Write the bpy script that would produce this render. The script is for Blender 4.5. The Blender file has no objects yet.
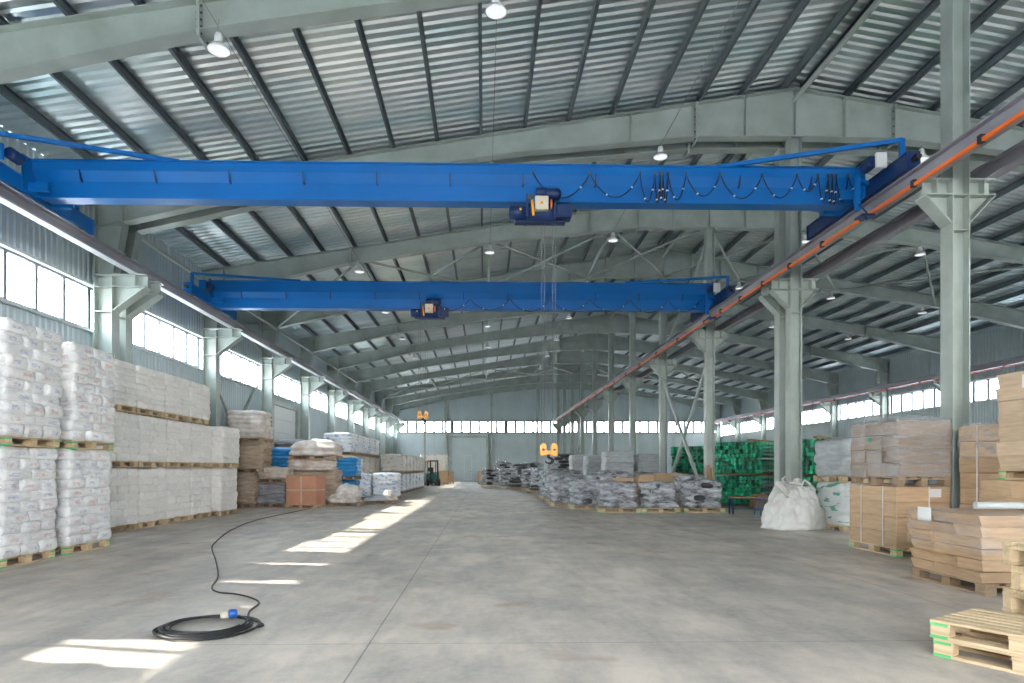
import bpy, math, random
from mathutils import Vector, Matrix, noise
random.seed(7)
SUN, SKY, EXPO = 9.5, 12.5, 0.88
S = bpy.context.scene
COL = S.collection
PI = math.pi

# ------------------------------------------------------------------ camera
F = 648.0; TH = 0.0216; CX = 498.0; HY = 468.0; CH = 1.5
cd = bpy.data.cameras.new('camera'); cam = bpy.data.objects.new('camera', cd); COL.objects.link(cam)
cam.location = (0, 0, CH); cam.rotation_euler = (PI/2, 0, -TH)
cd.sensor_width = 36; cd.sensor_fit = 'HORIZONTAL'; cd.lens = F*36/1024
cd.shift_x = (512-CX)/1024; cd.shift_y = (HY-341.5)/1024
cd.clip_start = 0.05; cd.clip_end = 600
S.camera = cam

def X_at(u, Y):                     # sideways position of a sight line at depth Y
    return Y*math.tan(math.atan((u-CX)/F)+TH)

# ------------------------------------------------------------------ materials
def nmat(name):
    m = bpy.data.materials.new(name); m.use_nodes = True
    nt = m.node_tree; nt.nodes.clear()
    out = nt.nodes.new('ShaderNodeOutputMaterial')
    return m, nt, out
def pbr(name, col, rough=.5, metal=0., var=.12, scale=4., bump=0., bscale=30., stretch=(1,1,1), col2=None, spec=.5, rand=0., trans=0.):
    m, nt, out = nmat(name); N = nt.nodes; L = nt.links
    b = N.new('ShaderNodeBsdfPrincipled'); L.new(b.outputs[0], out.inputs[0])
    b.inputs['Roughness'].default_value = rough; b.inputs['Metallic'].default_value = metal
    b.inputs['Specular IOR Level'].default_value = spec
    tc = N.new('ShaderNodeTexCoord'); mp = N.new('ShaderNodeMapping'); mp.inputs['Scale'].default_value = stretch
    L.new(tc.outputs['Object'], mp.inputs[0])
    nz = N.new('ShaderNodeTexNoise'); nz.inputs['Scale'].default_value = scale; nz.inputs['Detail'].default_value = 5
    L.new(mp.outputs[0], nz.inputs['Vector'])
    mx = N.new('ShaderNodeMix'); mx.data_type = 'RGBA'
    c2 = col2 if col2 else tuple(max(0, c*(1-var*2)) for c in col)
    mx.inputs[6].default_value = (*col, 1); mx.inputs[7].default_value = (*c2, 1)
    rp = N.new('ShaderNodeMapRange'); rp.inputs[1].default_value = .35; rp.inputs[2].default_value = .7
    L.new(nz.outputs['Fac'], rp.inputs[0]); L.new(rp.outputs[0], mx.inputs[0])
    last = mx.outputs[2]
    if rand:
        oi = N.new('ShaderNodeObjectInfo'); hs = N.new('ShaderNodeHueSaturation')
        mr = N.new('ShaderNodeMapRange'); mr.inputs[3].default_value = 1-rand; mr.inputs[4].default_value = 1+rand
        L.new(oi.outputs['Random'], mr.inputs[0]); L.new(mr.outputs[0], hs.inputs['Value']); L.new(last, hs.inputs['Color'])
        last = hs.outputs[0]
    L.new(last, b.inputs['Base Color'])
    if bump:
        n2 = N.new('ShaderNodeTexNoise'); n2.inputs['Scale'].default_value = bscale; n2.inputs['Detail'].default_value = 4
        L.new(mp.outputs[0], n2.inputs['Vector'])
        bp = N.new('ShaderNodeBump'); bp.inputs['Strength'].default_value = bump; bp.inputs['Distance'].default_value = .02
        L.new(n2.outputs['Fac'], bp.inputs['Height']); L.new(bp.outputs[0], b.inputs['Normal'])
    return m
def film(name, col, lo, hi, rough=.2, scale=3., stretch=(1,1,5)):
    m, nt, out = nmat(name); N = nt.nodes; L = nt.links
    b = N.new('ShaderNodeBsdfPrincipled'); b.inputs['Base Color'].default_value = (*col, 1); b.inputs['Roughness'].default_value = rough
    t = N.new('ShaderNodeBsdfTransparent'); mx = N.new('ShaderNodeMixShader')
    tc = N.new('ShaderNodeTexCoord'); mp = N.new('ShaderNodeMapping'); mp.inputs['Scale'].default_value = stretch
    nz = N.new('ShaderNodeTexNoise'); nz.inputs['Scale'].default_value = scale; nz.inputs['Detail'].default_value = 6; nz.inputs['Roughness'].default_value = .7
    L.new(tc.outputs['Object'], mp.inputs[0]); L.new(mp.outputs[0], nz.inputs['Vector'])
    mr = N.new('ShaderNodeMapRange'); mr.inputs[1].default_value = .38; mr.inputs[2].default_value = .66
    mr.inputs[3].default_value = lo; mr.inputs[4].default_value = hi
    L.new(nz.outputs['Fac'], mr.inputs[0]); L.new(mr.outputs[0], mx.inputs[0])
    L.new(t.outputs[0], mx.inputs[1]); L.new(b.outputs[0], mx.inputs[2]); L.new(mx.outputs[0], out.inputs[0])
    bp = N.new('ShaderNodeBump'); bp.inputs['Strength'].default_value = .6; bp.inputs['Distance'].default_value = .03
    L.new(nz.outputs['Fac'], bp.inputs['Height']); L.new(bp.outputs[0], b.inputs['Normal'])
    return m

M = {}
M['steel'] = pbr('pale_grey_green_paint', (.39,.45,.42), .42, var=.07, scale=1.5, col2=(.29,.33,.29))
M['steel_dk'] = pbr('dark_bolts', (.10,.09,.08), .6)
M['purlin'] = pbr('galvanised_purlin', (.17,.21,.23), .45, .35, var=.1, scale=2)
M['runway'] = pbr('mauve_grey_steel', (.38,.37,.415), .5, .2, var=.2, scale=2, stretch=(1,.2,1))
M['flange'] = pbr('pale_flange', (.40,.42,.44), .45, var=.05)
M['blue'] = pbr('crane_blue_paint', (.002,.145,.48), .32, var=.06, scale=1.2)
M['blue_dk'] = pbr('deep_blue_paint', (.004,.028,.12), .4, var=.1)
M['black'] = pbr('black_rubber', (.015,.015,.017), .5)
M['orange'] = pbr('orange_plastic', (1.,.19,.02), .4, var=.03)
M['yellow'] = pbr('yellow_orange_paint', (.95,.38,.015), .35, var=.06)
M['redline'] = pbr('red_conductor_plastic', (.75,.05,.02), .4)
M['cream'] = pbr('cream_enamel', (.62,.58,.46), .5, var=.04)
M['rope'] = pbr('wire_rope', (.30,.31,.31), .5, .5)
M['wallp'] = pbr('corrugated_wall_paint', (.50,.585,.61), .5, .1, var=.06, scale=.6)
M['white'] = pbr('white_paint', (.70,.72,.71), .5, var=.04)
M['trim'] = pbr('window_trim_paint', (.60,.65,.66), .5, var=.03)
M['mullion'] = pbr('window_mullion', (.22,.24,.27), .5)
M['hook'] = pbr('hook_steel', (.03,.03,.032), .45, .4)
M['card'] = pbr('kraft_cardboard', (.58,.40,.24), .75, var=.1, scale=3, bump=.15, bscale=40, stretch=(1,1,9), rand=.1)
M['card_pale'] = pbr('pale_kraft_cardboard', (.66,.50,.34), .75, var=.1, scale=3, bump=.15, bscale=30, stretch=(1,1,12), rand=.1)
M['card_grey'] = pbr('grey_brown_cardboard', (.33,.245,.175), .7, var=.12, scale=3, bump=.2, bscale=30, stretch=(1,1,9), rand=.1)
M['crate'] = pbr('reddish_cardboard', (.55,.26,.16), .75, var=.1, scale=2, bump=.1)
M['timber'] = pbr('rough_timber', (.40,.24,.11), .75, var=.2, scale=5, bump=.2, stretch=(1,6,6), rand=.15)
M['paper'] = pbr('white_paper', (.8,.8,.79), .6, var=.02)
M['strap'] = pbr('white_plastic_strap', (.75,.75,.74), .4, var=.02)
M['green'] = pbr('green_plastic_pipe', (.03,.46,.25), .35, var=.25, scale=3, col2=(.015,.24,.13), rand=.75)
M['greenp'] = pbr('green_paint', (.05,.42,.20), .6)
M['mint'] = pbr('green_print', (.05,.30,.20), .6)
M['sack_brown'] = pbr('kraft_paper_sacks', (.50,.39,.29), .7, var=.2, scale=3, col2=(.72,.68,.62), bump=.4, bscale=8, rand=.1)
M['sack_tan'] = pbr('tan_paper_sacks', (.40,.29,.19), .7, var=.2, scale=3, bump=.4, bscale=8, col2=(.55,.45,.36), stretch=(1,1,4))
M['dirty'] = pbr('dusty_white_sacks', (.82,.78,.73), .65, var=.1, scale=2.5, col2=(.50,.42,.36), bump=.4, bscale=7)
M['bluefilm'] = pbr('blue_plastic_sacks', (.015,.30,.66), .3, var=.12, scale=4, col2=(.03,.22,.5), bump=.6, bscale=7)
M['bluegrey'] = pbr('blue_grey_film', (.42,.48,.56), .35, var=.1, scale=4, col2=(.22,.34,.55), bump=.5, bscale=8, stretch=(1,1,3))
M['greyfilm'] = pbr('grey_film_sheets', (.50,.53,.54), .35, var=.15, scale=3, bump=.4, bscale=8, stretch=(1,1,5))
M['darkfilm'] = pbr('dark_grey_film', (.14,.145,.16), .28, var=.2, scale=3, col2=(.38,.38,.40), bump=.8, bscale=6, stretch=(1,1,5))
M['coil'] = pbr('black_hose', (.03,.032,.036), .38, var=.2)
M['fibc'] = pbr('white_woven_bag', (.72,.72,.69), .6, var=.06, scale=2, col2=(.60,.58,.54), bump=.6, bscale=9)
M['ropebrown'] = pbr('brown_rope', (.35,.22,.12), .85)
M['film'] = film('clear_stretch_film', (.82,.83,.86), .05, .42)
M['film_d'] = film('patchy_stretch_film', (.62,.64,.68), .16, .86, rough=.12, scale=1.9, stretch=(1,1,2.8))  # grey film whose opacity varies in random patches
M['film_l'] = film('light_stretch_film', (.85,.86,.88), .02, .26, rough=.12, scale=2.2)
M['tube'] = pbr('clear_plastic_roll', (.6,.62,.62), .25)
M['green_dk'] = pbr('forklift_green', (.015,.14,.11), .4)

def woodmat():
    m = pbr('new_pallet_wood', (.66,.52,.33), .75, var=.12, scale=4, col2=(.52,.38,.22), bump=.15, bscale=20, stretch=(1,8,8), rand=.1)
    return m
M['wood'] = woodmat()
def green_tip_wood():
    m = pbr('pallet_wood_with_green_tips', (.66,.52,.33), .75, var=.12, scale=4, col2=(.52,.38,.22), bump=.15, bscale=20, stretch=(1,8,8))
    nt = m.node_tree; N = nt.nodes; L = nt.links
    b = [n for n in N if n.type == 'BSDF_PRINCIPLED'][0]; src = b.inputs['Base Color'].links[0].from_socket
    tc = N.new('ShaderNodeTexCoord'); sp = N.new('ShaderNodeSeparateXYZ'); L.new(tc.outputs['Object'], sp.inputs[0])
    ab = N.new('ShaderNodeMath'); ab.operation = 'ABSOLUTE'; L.new(sp.outputs[0], ab.inputs[0])
    gt = N.new('ShaderNodeMath'); gt.operation = 'GREATER_THAN'; gt.inputs[1].default_value = .47; L.new(ab.outputs[0], gt.inputs[0])
    lt = N.new('ShaderNodeMath'); lt.operation = 'LESS_THAN'; lt.inputs[1].default_value = .1215; L.new(sp.outputs[2], lt.inputs[0])
    ay = N.new('ShaderNodeMath'); ay.operation = 'ABSOLUTE'; L.new(sp.outputs[1], ay.inputs[0])
    gy = N.new('ShaderNodeMath'); gy.operation = 'GREATER_THAN'; gy.inputs[1].default_value = .30; L.new(ay.outputs[0], gy.inputs[0])
    m0 = N.new('ShaderNodeMath'); m0.operation = 'MULTIPLY'; L.new(gt.outputs[0], m0.inputs[0]); L.new(gy.outputs[0], m0.inputs[1])
    ml = N.new('ShaderNodeMath'); ml.operation = 'MULTIPLY'; L.new(m0.outputs[0], ml.inputs[0]); L.new(lt.outputs[0], ml.inputs[1])
    mx = N.new('ShaderNodeMix'); mx.data_type = 'RGBA'; L.new(ml.outputs[0], mx.inputs[0]); L.new(src, mx.inputs[6]); mx.inputs[7].default_value = (.10,.50,.18,1)
    L.new(mx.outputs[2], b.inputs['Base Color'])
    return m
M['wood_green'] = green_tip_wood()

def sackmat(name, col, amt):
    m = pbr(name, col, .42, var=.05, scale=5, bump=.55, bscale=9, stretch=(1,1,2), rand=.05)
    nt = m.node_tree; N = nt.nodes; L = nt.links
    b = [n for n in N if n.type == 'BSDF_PRINCIPLED'][0]; src = b.inputs['Base Color'].links[0].from_socket
    tc = N.new('ShaderNodeTexCoord'); sp = N.new('ShaderNodeSeparateXYZ'); L.new(tc.outputs['Generated'], sp.inputs[0])
    def band(sock, c, w):
        s = N.new('ShaderNodeMath'); s.operation = 'SUBTRACT'; s.inputs[1].default_value = c; L.new(sock, s.inputs[0])
        a = N.new('ShaderNodeMath'); a.operation = 'ABSOLUTE'; L.new(s.outputs[0], a.inputs[0])
        l = N.new('ShaderNodeMath'); l.operation = 'LESS_THAN'; l.inputs[1].default_value = w; L.new(a.outputs[0], l.inputs[0]); return l.outputs[0]
    oi = N.new('ShaderNodeObjectInfo')
    nz = N.new('ShaderNodeTexNoise'); nz.inputs['Scale'].default_value = 9; nz.noise_dimensions = '4D'
    L.new(tc.outputs['Generated'], nz.inputs['Vector']); L.new(oi.outputs['Random'], nz.inputs['W'])
    g = N.new('ShaderNodeMath'); g.operation = 'GREATER_THAN'; g.inputs[1].default_value = .46; L.new(nz.outputs['Fac'], g.inputs[0])
    bx = N.new('ShaderNodeMath'); bx.operation = 'MAXIMUM'; L.new(band(sp.outputs[0], .35, .16), bx.inputs[0]); L.new(band(sp.outputs[1], .42, .17), bx.inputs[1])
    p = N.new('ShaderNodeMath'); p.operation = 'MULTIPLY'; L.new(band(sp.outputs[2], .42, .13), p.inputs[0]); L.new(bx.outputs[0], p.inputs[1])
    q = N.new('ShaderNodeMath'); q.operation = 'MULTIPLY'; L.new(p.outputs[0], q.inputs[0]); L.new(g.outputs[0], q.inputs[1])
    r = N.new('ShaderNodeMath'); r.operation = 'MULTIPLY'; r.inputs[1].default_value = amt; L.new(q.outputs[0], r.inputs[0])
    cs = N.new('ShaderNodeMath'); cs.operation = 'GREATER_THAN'; cs.inputs[1].default_value = .5; L.new(oi.outputs['Random'], cs.inputs[0])
    cc = N.new('ShaderNodeMix'); cc.data_type = 'RGBA'; cc.inputs[6].default_value = (.55,.06,.08,1); cc.inputs[7].default_value = (.04,.10,.42,1); L.new(cs.outputs[0], cc.inputs[0])
    mx = N.new('ShaderNodeMix'); mx.data_type = 'RGBA'; L.new(r.outputs[0], mx.inputs[0]); L.new(src, mx.inputs[6]); L.new(cc.outputs[2], mx.inputs[7])
    L.new(mx.outputs[2], b.inputs['Base Color'])
    return m
M['sack'] = sackmat('printed_white_sack', (.80,.80,.79), .38)
M['sack_cream'] = sackmat('plain_offwhite_sack', (.86,.84,.80), .05)

def cell_pack(name, col, seam, sx, sz, extra=None):     # film-wrapped packs: thin darker seams between packed bundles
    m = pbr(name, col, .45, var=.05, scale=3, bump=.3, bscale=8)
    nt = m.node_tree; N = nt.nodes; L = nt.links
    b = [n for n in N if n.type == 'BSDF_PRINCIPLED'][0]; src = b.inputs['Base Color'].links[0].from_socket
    nz = N.new('ShaderNodeTexNoise'); nz.inputs['Scale'].default_value = 9; nz.inputs['Detail'].default_value = 2
    tc = N.new('ShaderNodeTexCoord'); mp = N.new('ShaderNodeMapping'); mp.inputs['Scale'].default_value = (sx, sx, sz)
    L.new(tc.outputs['Object'], mp.inputs[0]); L.new(mp.outputs[0], nz.inputs['Vector']); nz.inputs['Scale'].default_value = 1.6
    g = N.new('ShaderNodeMapRange'); g.inputs[1].default_value = .56; g.inputs[2].default_value = .62; L.new(nz.outputs['Fac'], g.inputs[0])
    mx = N.new('ShaderNodeMix'); mx.data_type = 'RGBA'; L.new(g.outputs[0], mx.inputs[0]); L.new(src, mx.inputs[6]); mx.inputs[7].default_value = (*seam, 1)
    L.new(mx.outputs[2], b.inputs['Base Color'])
    return m
M['pack_blue'] = cell_pack('white_packs_blue_print', (.82,.83,.83), (.33,.46,.66), 3, 7)
M['pack_tan'] = cell_pack('white_packs_tan_print', (.80,.78,.73), (.60,.50,.36), 3, 7)
M['pack_green'] = cell_pack('white_packs_green_print', (.80,.83,.81), (.12,.38,.28), 1.2, 5)

def floormat():
    m, nt, out = nmat('worn_concrete'); N = nt.nodes; L = nt.links
    b = N.new('ShaderNodeBsdfPrincipled'); L.new(b.outputs[0], out.inputs[0])
    tc = N.new('ShaderNodeTexCoord')
    def nz(s, d=6, st=(1,1,1), r=.6):
        mp = N.new('ShaderNodeMapping'); mp.inputs['Scale'].default_value = st; L.new(tc.outputs['Object'], mp.inputs[0])
        n = N.new('ShaderNodeTexNoise'); n.inputs['Scale'].default_value = s; n.inputs['Detail'].default_value = d; n.inputs['Roughness'].default_value = r
        L.new(mp.outputs[0], n.inputs['Vector']); return n.outputs['Fac']
    def rng(s, a, c, lo=0, hi=1):
        r = N.new('ShaderNodeMapRange'); r.inputs[1].default_value = a; r.inputs[2].default_value = c; r.inputs[3].default_value = lo; r.inputs[4].default_value = hi
        L.new(s, r.inputs[0]); return r.outputs[0]
    def mix(f, a, c):
        x = N.new('ShaderNodeMix'); x.data_type = 'RGBA'
        if hasattr(f, 'links'): L.new(f, x.inputs[0])
        else: x.inputs[0].default_value = f
        for k, v in ((6, a), (7, c)):
            if isinstance(v, tuple): x.inputs[k].default_value = (*v, 1)
            else: L.new(v, x.inputs[k])
        return x.outputs[2]
    c = mix(rng(nz(.40, 8, (1,1,1), .7), .40, .60), (.69,.60,.505), (.425,.385,.34))
    c = mix(rng(nz(2.2, 8, (1,.35,1)), .42, .70, 0, .75), c, (.25,.24,.235))
    c = mix(rng(nz(14, 6), .4, .7, 0, .28), c, (.66,.60,.52))
    c = mix(rng(nz(1.1, 3, (1,1,1), .5), .62, .70, 0, .6), c, (.36,.23,.15))
    c = mix(rng(nz(60, 2), .62, .7, 0, .35), c, (.14,.13,.12))
    # saw-cut joints
    sp = N.new('ShaderNodeSeparateXYZ'); L.new(tc.outputs['Object'], sp.inputs[0])
    def joint(sock, off, period, w):
        a = N.new('ShaderNodeMath'); a.operation = 'ADD'; a.inputs[1].default_value = off; L.new(sock, a.inputs[0])
        q = N.new('ShaderNodeMath'); q.operation = 'PINGPONG'; q.inputs[1].default_value = period/2; L.new(a.outputs[0], q.inputs[0])
        l = N.new('ShaderNodeMath'); l.operation = 'LESS_THAN'; l.inputs[1].default_value = w; L.new(q.outputs[0], l.inputs[0]); return l.outputs[0]
    j = N.new('ShaderNodeMath'); j.operation = 'MAXIMUM'; L.new(joint(sp.outputs[0], .98, 6., .007), j.inputs[0]); L.new(joint(sp.outputs[1], -5.55, 6., .006), j.inputs[1])
    jj = N.new('ShaderNodeMath'); jj.operation = 'MULTIPLY'; jj.inputs[1].default_value = .6; L.new(j.outputs[0], jj.inputs[0])
    c = mix(jj.outputs[0], c, (.06,.06,.06))
    L.new(c, b.inputs['Base Color'])
    L.new(rng(nz(1.5, 6), .3, .7, .38, .62), b.inputs['Roughness'])
    bp = N.new('ShaderNodeBump'); bp.inputs['Strength'].default_value = .12; bp.inputs['Distance'].default_value = .01
    L.new(nz(25, 6), bp.inputs['Height']); L.new(bp.outputs[0], b.inputs['Normal'])
    return m
M['floor'] = floormat()
def deckmat():
    m = pbr('galvanised_roof_deck', (.80,.84,.85), .30, .85, var=.12, scale=.8, col2=(.52,.66,.68), stretch=(.25,1.6,1))
    return m
M['deck'] = deckmat()
def glassmat():
    m, nt, out = nmat('window_glass'); N = nt.nodes; L = nt.links
    t = N.new('ShaderNodeBsdfTransparent'); t.inputs[0].default_value = (.95,.97,.97,1); g = N.new('ShaderNodeBsdfGlossy'); g.inputs['Roughness'].default_value = .05
    mx = N.new('ShaderNodeMixShader'); mx.inputs[0].default_value = .07
    L.new(t.outputs[0], mx.inputs[1]); L.new(g.outputs[0], mx.inputs[2]); L.new(mx.outputs[0], out.inputs[0]); return m
M['glass'] = glassmat()
def emit(name, col, s):
    m, nt, out = nmat(name); e = nt.nodes.new('ShaderNodeEmission'); e.inputs[0].default_value = (*col,1); e.inputs[1].default_value = s
    nt.links.new(e.outputs[0], out.inputs[0]); return m
M['lamp'] = emit('lamp_lens_glow', (.95,.98,1), .55)

# ------------------------------------------------------------------ mesh builder
class MB:
    def __init__(s): s.v = []; s.f = []
    def add(s, vs, fs):
        o = len(s.v); s.v += [tuple(p) for p in vs]; s.f += [tuple(i+o for i in f) for f in fs]; return s
    def box(s, c, d, rot=None, bev=0):
        x, y, z = (q/2 for q in d); c = Vector(c)
        if bev:
            b = min(bev, x*.9, y*.9, z*.9); vs = []; 
            for sx in (-1,1):
                for sy in (-1,1):
                    for sz in (-1,1):
                        vs += [(sx*x, sy*(y-b), sz*(z-b)), (sx*(x-b), sy*y, sz*(z-b)), (sx*(x-b), sy*(y-b), sz*z)]
            I = lambda sx,sy,sz,k: (((sx>0)*4+(sy>0)*2+(sz>0))*3+k)
            fs = []
            for t in (-1,1):
                fs.append([I(t,-1,-1,0),I(t,1,-1,0),I(t,1,1,0),I(t,-1,1,0)])
                fs.append([I(-1,t,-1,1),I(1,t,-1,1),I(1,t,1,1),I(-1,t,1,1)])
                fs.append([I(-1,-1,t,2),I(1,-1,t,2),I(1,1,t,2),I(-1,1,t,2)])
            for a in (-1,1):
                for b2 in (-1,1):
                    fs.append([I(a,b2,-1,0),I(a,b2,1,0),I(a,b2,1,1),I(a,b2,-1,1)])
                    fs.append([I(a,-1,b2,0),I(a,1,b2,0),I(a,1,b2,2),I(a,-1,b2,2)])
                    fs.append([I(-1,a,b2,1),I(1,a,b2,1),I(1,a,b2,2),I(-1,a,b2,2)])
                    for e in (-1,1): fs.append([I(a,b2,e,0),I(a,b2,e,1),I(a,b2,e,2)])
        else:
            vs = [(i*x,j*y,k*z) for i in (-1,1) for j in (-1,1) for k in (-1,1)]
            fs = [(0,1,3,2),(4,6,7,5),(0,4,5,1),(2,3,7,6),(0,2,6,4),(1,5,7,3)]
        vs = [Vector(p) for p in vs]
        if rot: vs = [rot @ p for p in vs]
        return s.add([p+c for p in vs], fs)
    def b2(s, x0,x1,y0,y1,z0,z1,bev=0): return s.box(((x0+x1)/2,(y0+y1)/2,(z0+z1)/2),(abs(x1-x0),abs(y1-y0),abs(z1-z0)),None,bev)
    def bar(s, p, q, w, h, up=(0,0,1)):
        p, q = Vector(p), Vector(q); d = (q-p); L = d.length; d.normalize()
        u = Vector(up); 
        if abs(d.dot(u)) > .98: u = Vector((0,1,0))
        a = d.cross(u).normalized(); b = a.cross(d)
        R = Matrix((a, d, b)).transposed()
        return s.box((p+q)/2, (w, L, h), R)
    def prism(s, poly, y0, y1):               # polygon in x,z swept along y
        n = len(poly)
        vs = [(x,y0,z) for x,z in poly]+[(x,y1,z) for x,z in poly]
        fs = [tuple(range(n)), tuple(range(2*n-1,n-1,-1))]+[(i,i+n,(i+1)%n+n,(i+1)%n) for i in range(n)]
        return s.add(vs, fs)
    def prismx(s, poly, x0, x1):              # polygon in y,z swept along x
        n = len(poly)
        vs = [(x0,y,z) for y,z in poly]+[(x1,y,z) for y,z in poly]
        fs = [tuple(range(n)), tuple(range(2*n-1,n-1,-1))]+[(i,i+n,(i+1)%n+n,(i+1)%n) for i in range(n)]
        return s.add(vs, fs)
    def tube(s, pts, r, n=8, cap=True, closed=False):
        pts = [Vector(p) for p in pts]; m = len(pts); vs = []
        rr = r if isinstance(r, (list, tuple)) else [r]*m
        prev = None
        for i, p in enumerate(pts):
            a = pts[i-1] if (i > 0 or closed) else p; b = pts[(i+1) % m] if (i < m-1 or closed) else p
            d = (b-a).normalized()
            if prev is None:
                u = Vector((0,0,1)) if abs(d.z) < .9 else Vector((0,1,0))
                u = (u-d*u.dot(d)).normalized()
            else: u = (prev-d*prev.dot(d)).normalized()
            prev = u; w = d.cross(u)
            vs += [p+(u*math.cos(2*PI*k/n)+w*math.sin(2*PI*k/n))*rr[i] for k in range(n)]
        fs = [(i*n+k, i*n+(k+1)%n, ((i+1)%m)*n+(k+1)%n, ((i+1)%m)*n+k) for i in range(m if closed else m-1) for k in range(n)]
        if cap and not closed: fs += [tuple(range(n-1,-1,-1)), tuple((m-1)*n+k for k in range(n))]
        return s.add(vs, fs)
    def lathe(s, prof, c=(0,0,0), n=20, axis='z'):
        vs = []; c = Vector(c)
        for r, h in prof:
            for k in range(n):
                a = 2*PI*k/n; p = (r*math.cos(a), r*math.sin(a), h)
                if axis == 'x': p = (h, r*math.cos(a), r*math.sin(a))
                if axis == 'y': p = (r*math.sin(a), h, r*math.cos(a))
                vs.append(Vector(p)+c)
        m = len(prof)
        fs = [(i*n+k, i*n+(k+1)%n, (i+1)*n+(k+1)%n, (i+1)*n+k) for i in range(m-1) for k in range(n)]
        fs += [tuple(range(n-1,-1,-1)), tuple((m-1)*n+k for k in range(n))]
        return s.add(vs, fs)
    def mesh(s, name, mat, smooth=False):
        me = bpy.data.meshes.new(name); me.from_pydata(s.v, [], s.f); me.validate()
        me.materials.append(mat)
        if smooth: me.shade_smooth()
        return me
    def build(s, name, mat, parent=None, smooth=False, label=None):
        o = bpy.data.objects.new(name, s.mesh(name, mat, smooth)); COL.objects.link(o); o.parent = parent
        if label: o['label'] = label
        return o

def tag(o, label, cat, group=None, kind=None):
    o['label'] = label; o['category'] = cat
    if group: o['group'] = group
    if kind: o['kind'] = kind
    return o
def thing(name, label, cat, loc=(0,0,0), rz=0, group=None):
    o = bpy.data.objects.new(name, None); COL.objects.link(o); o.empty_display_size = .2
    o.location = loc; o.rotation_euler = (0,0,rz)
    return tag(o, label, cat, group)
def struct(o): o['kind'] = 'structure'; return o
def put(name, me, parent=None, loc=(0,0,0), rot=(0,0,0), sc=(1,1,1)):
    o = bpy.data.objects.new(name, me); COL.objects.link(o); o.parent = parent
    o.location = loc; o.rotation_euler = rot; o.scale = sc; return o
KIDS = {}
def kids(o):
    return [c for c in bpy.data.objects if c.parent == o]
def copy_tree(o, parent=None, ks=None):
    c = o.copy(); COL.objects.link(c); c.parent = parent
    for ch in (ks if ks is not None else kids(o)):
        d = ch.copy(); COL.objects.link(d); d.parent = c
    return c
ORD = ['first','second','third','fourth','fifth','sixth','seventh','eighth','ninth','tenth','eleventh','twelfth','thirteenth','fourteenth','fifteenth','sixteenth']

# ------------------------------------------------------------------ building dimensions
XR = 8.085                                    # ridge and middle column row
XL, XRW = -10.1, 26.2                       # side walls
Y0, Y1 = -7.0, 71.0
FR = [-1.0, 5.0, 10.95, 16.75, 17.4, 23.1, 29.1, 35.1, 41.1, 47.1, 53.1, 59.1, 65.1, 70.6]
def ztop(x): return 11.37-.163*abs(x-XR)
BOT = [(0,10.1),(2.6,10.06),(7.3,9.6),(12.8,8.75),(15,8.25),(17.3,7.72),(18.3,7.55)]
def zbot(x):
    d = abs(x-XR)
    for (a,za),(b,zb) in zip(BOT, BOT[1:]):
        if d <= b: return za+(zb-za)*(d-a)/(b-a)
    return BOT[-1][1]

# ------------------------------------------------------------------ the setting
struct(MB().b2(XL-.1, XRW+.1, Y0, Y1+.2, -.2, 0).build('floor', M['floor']))
M['ground'] = pbr('pale_yard', (.60,.59,.56), .9, var=.1, scale=.2)
struct(MB().add([(-220,-160,-.21),(220,-160,-.21),(220,220,-.21),(-220,220,-.21)], [(0,1,2,3)]).build('ground', M['ground']))

def corr(y0, y1, per=.22, amp=.04):          # trapezoid rib profile: list of (position, offset)
    out = []; y = y0
    while y < y1-.001:
        for a, o in ((0,0),(.36,0),(.5,1),(.86,1)):
            if y+a*per < y1: out.append((y+a*per, o*amp))
        y += per
    out.append((y1, 0)); return out
# roof deck, ribs running up the slope
pr = corr(Y0-.4, Y1+.2, .25, .045)
mb = MB()
for x0, x1 in ((XL-.3, XR), (XR, XRW+.3)):
    vs = []; fs = []
    for y, o in pr:
        vs += [(x0, y, ztop(x0)+.215+o), (x1, y, ztop(x1)+.215+o)]
    for i in range(len(pr)-1): fs.append((2*i, 2*i+1, 2*i+3, 2*i+2))
    mb.add(vs, fs)
struct(mb.build('ceiling', M['deck']))

def corr_wall(axis, a0, a1, fixed, sgn, zf):  # zf(a) -> list of (z0,z1)
    m = MB(); p = corr(a0, a1, .2, .03*sgn)
    bands = zf(a0)
    for k in range(len(bands)):
        vs = []
        for a, o in p:
            z0, z1 = zf(a)[k]
            vs += [(fixed+o, a, z0), (fixed+o, a, z1)] if axis == 'y' else [(a, fixed+o, z0), (a, fixed+o, z1)]
        m.add(vs, [(2*i, 2*i+1, 2*i+3, 2*i+2) for i in range(len(p)-1)])
    return m
WB, WT = 5.02, 6.12
GY0, GY1, GH = 30.3, 34.5, 4.5                 # gate in the left wall
struct(corr_wall('y', Y0, Y1, XL, -1, lambda a: [(0,WB),(WT,ztop(XL)+.25)]).build('wall_left', M['wallp']))
struct(corr_wall('y', Y0, Y1, XRW, 1, lambda a: [(0,WB),(WT,ztop(XRW)+.25)]).build('wall_right', M['wallp']))
struct(corr_wall('x', XL, XRW, Y1, 1, lambda a: [(0,5.4),(6.6,ztop(a)+.22)]).build('wall_far', M['wallp']))

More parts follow.
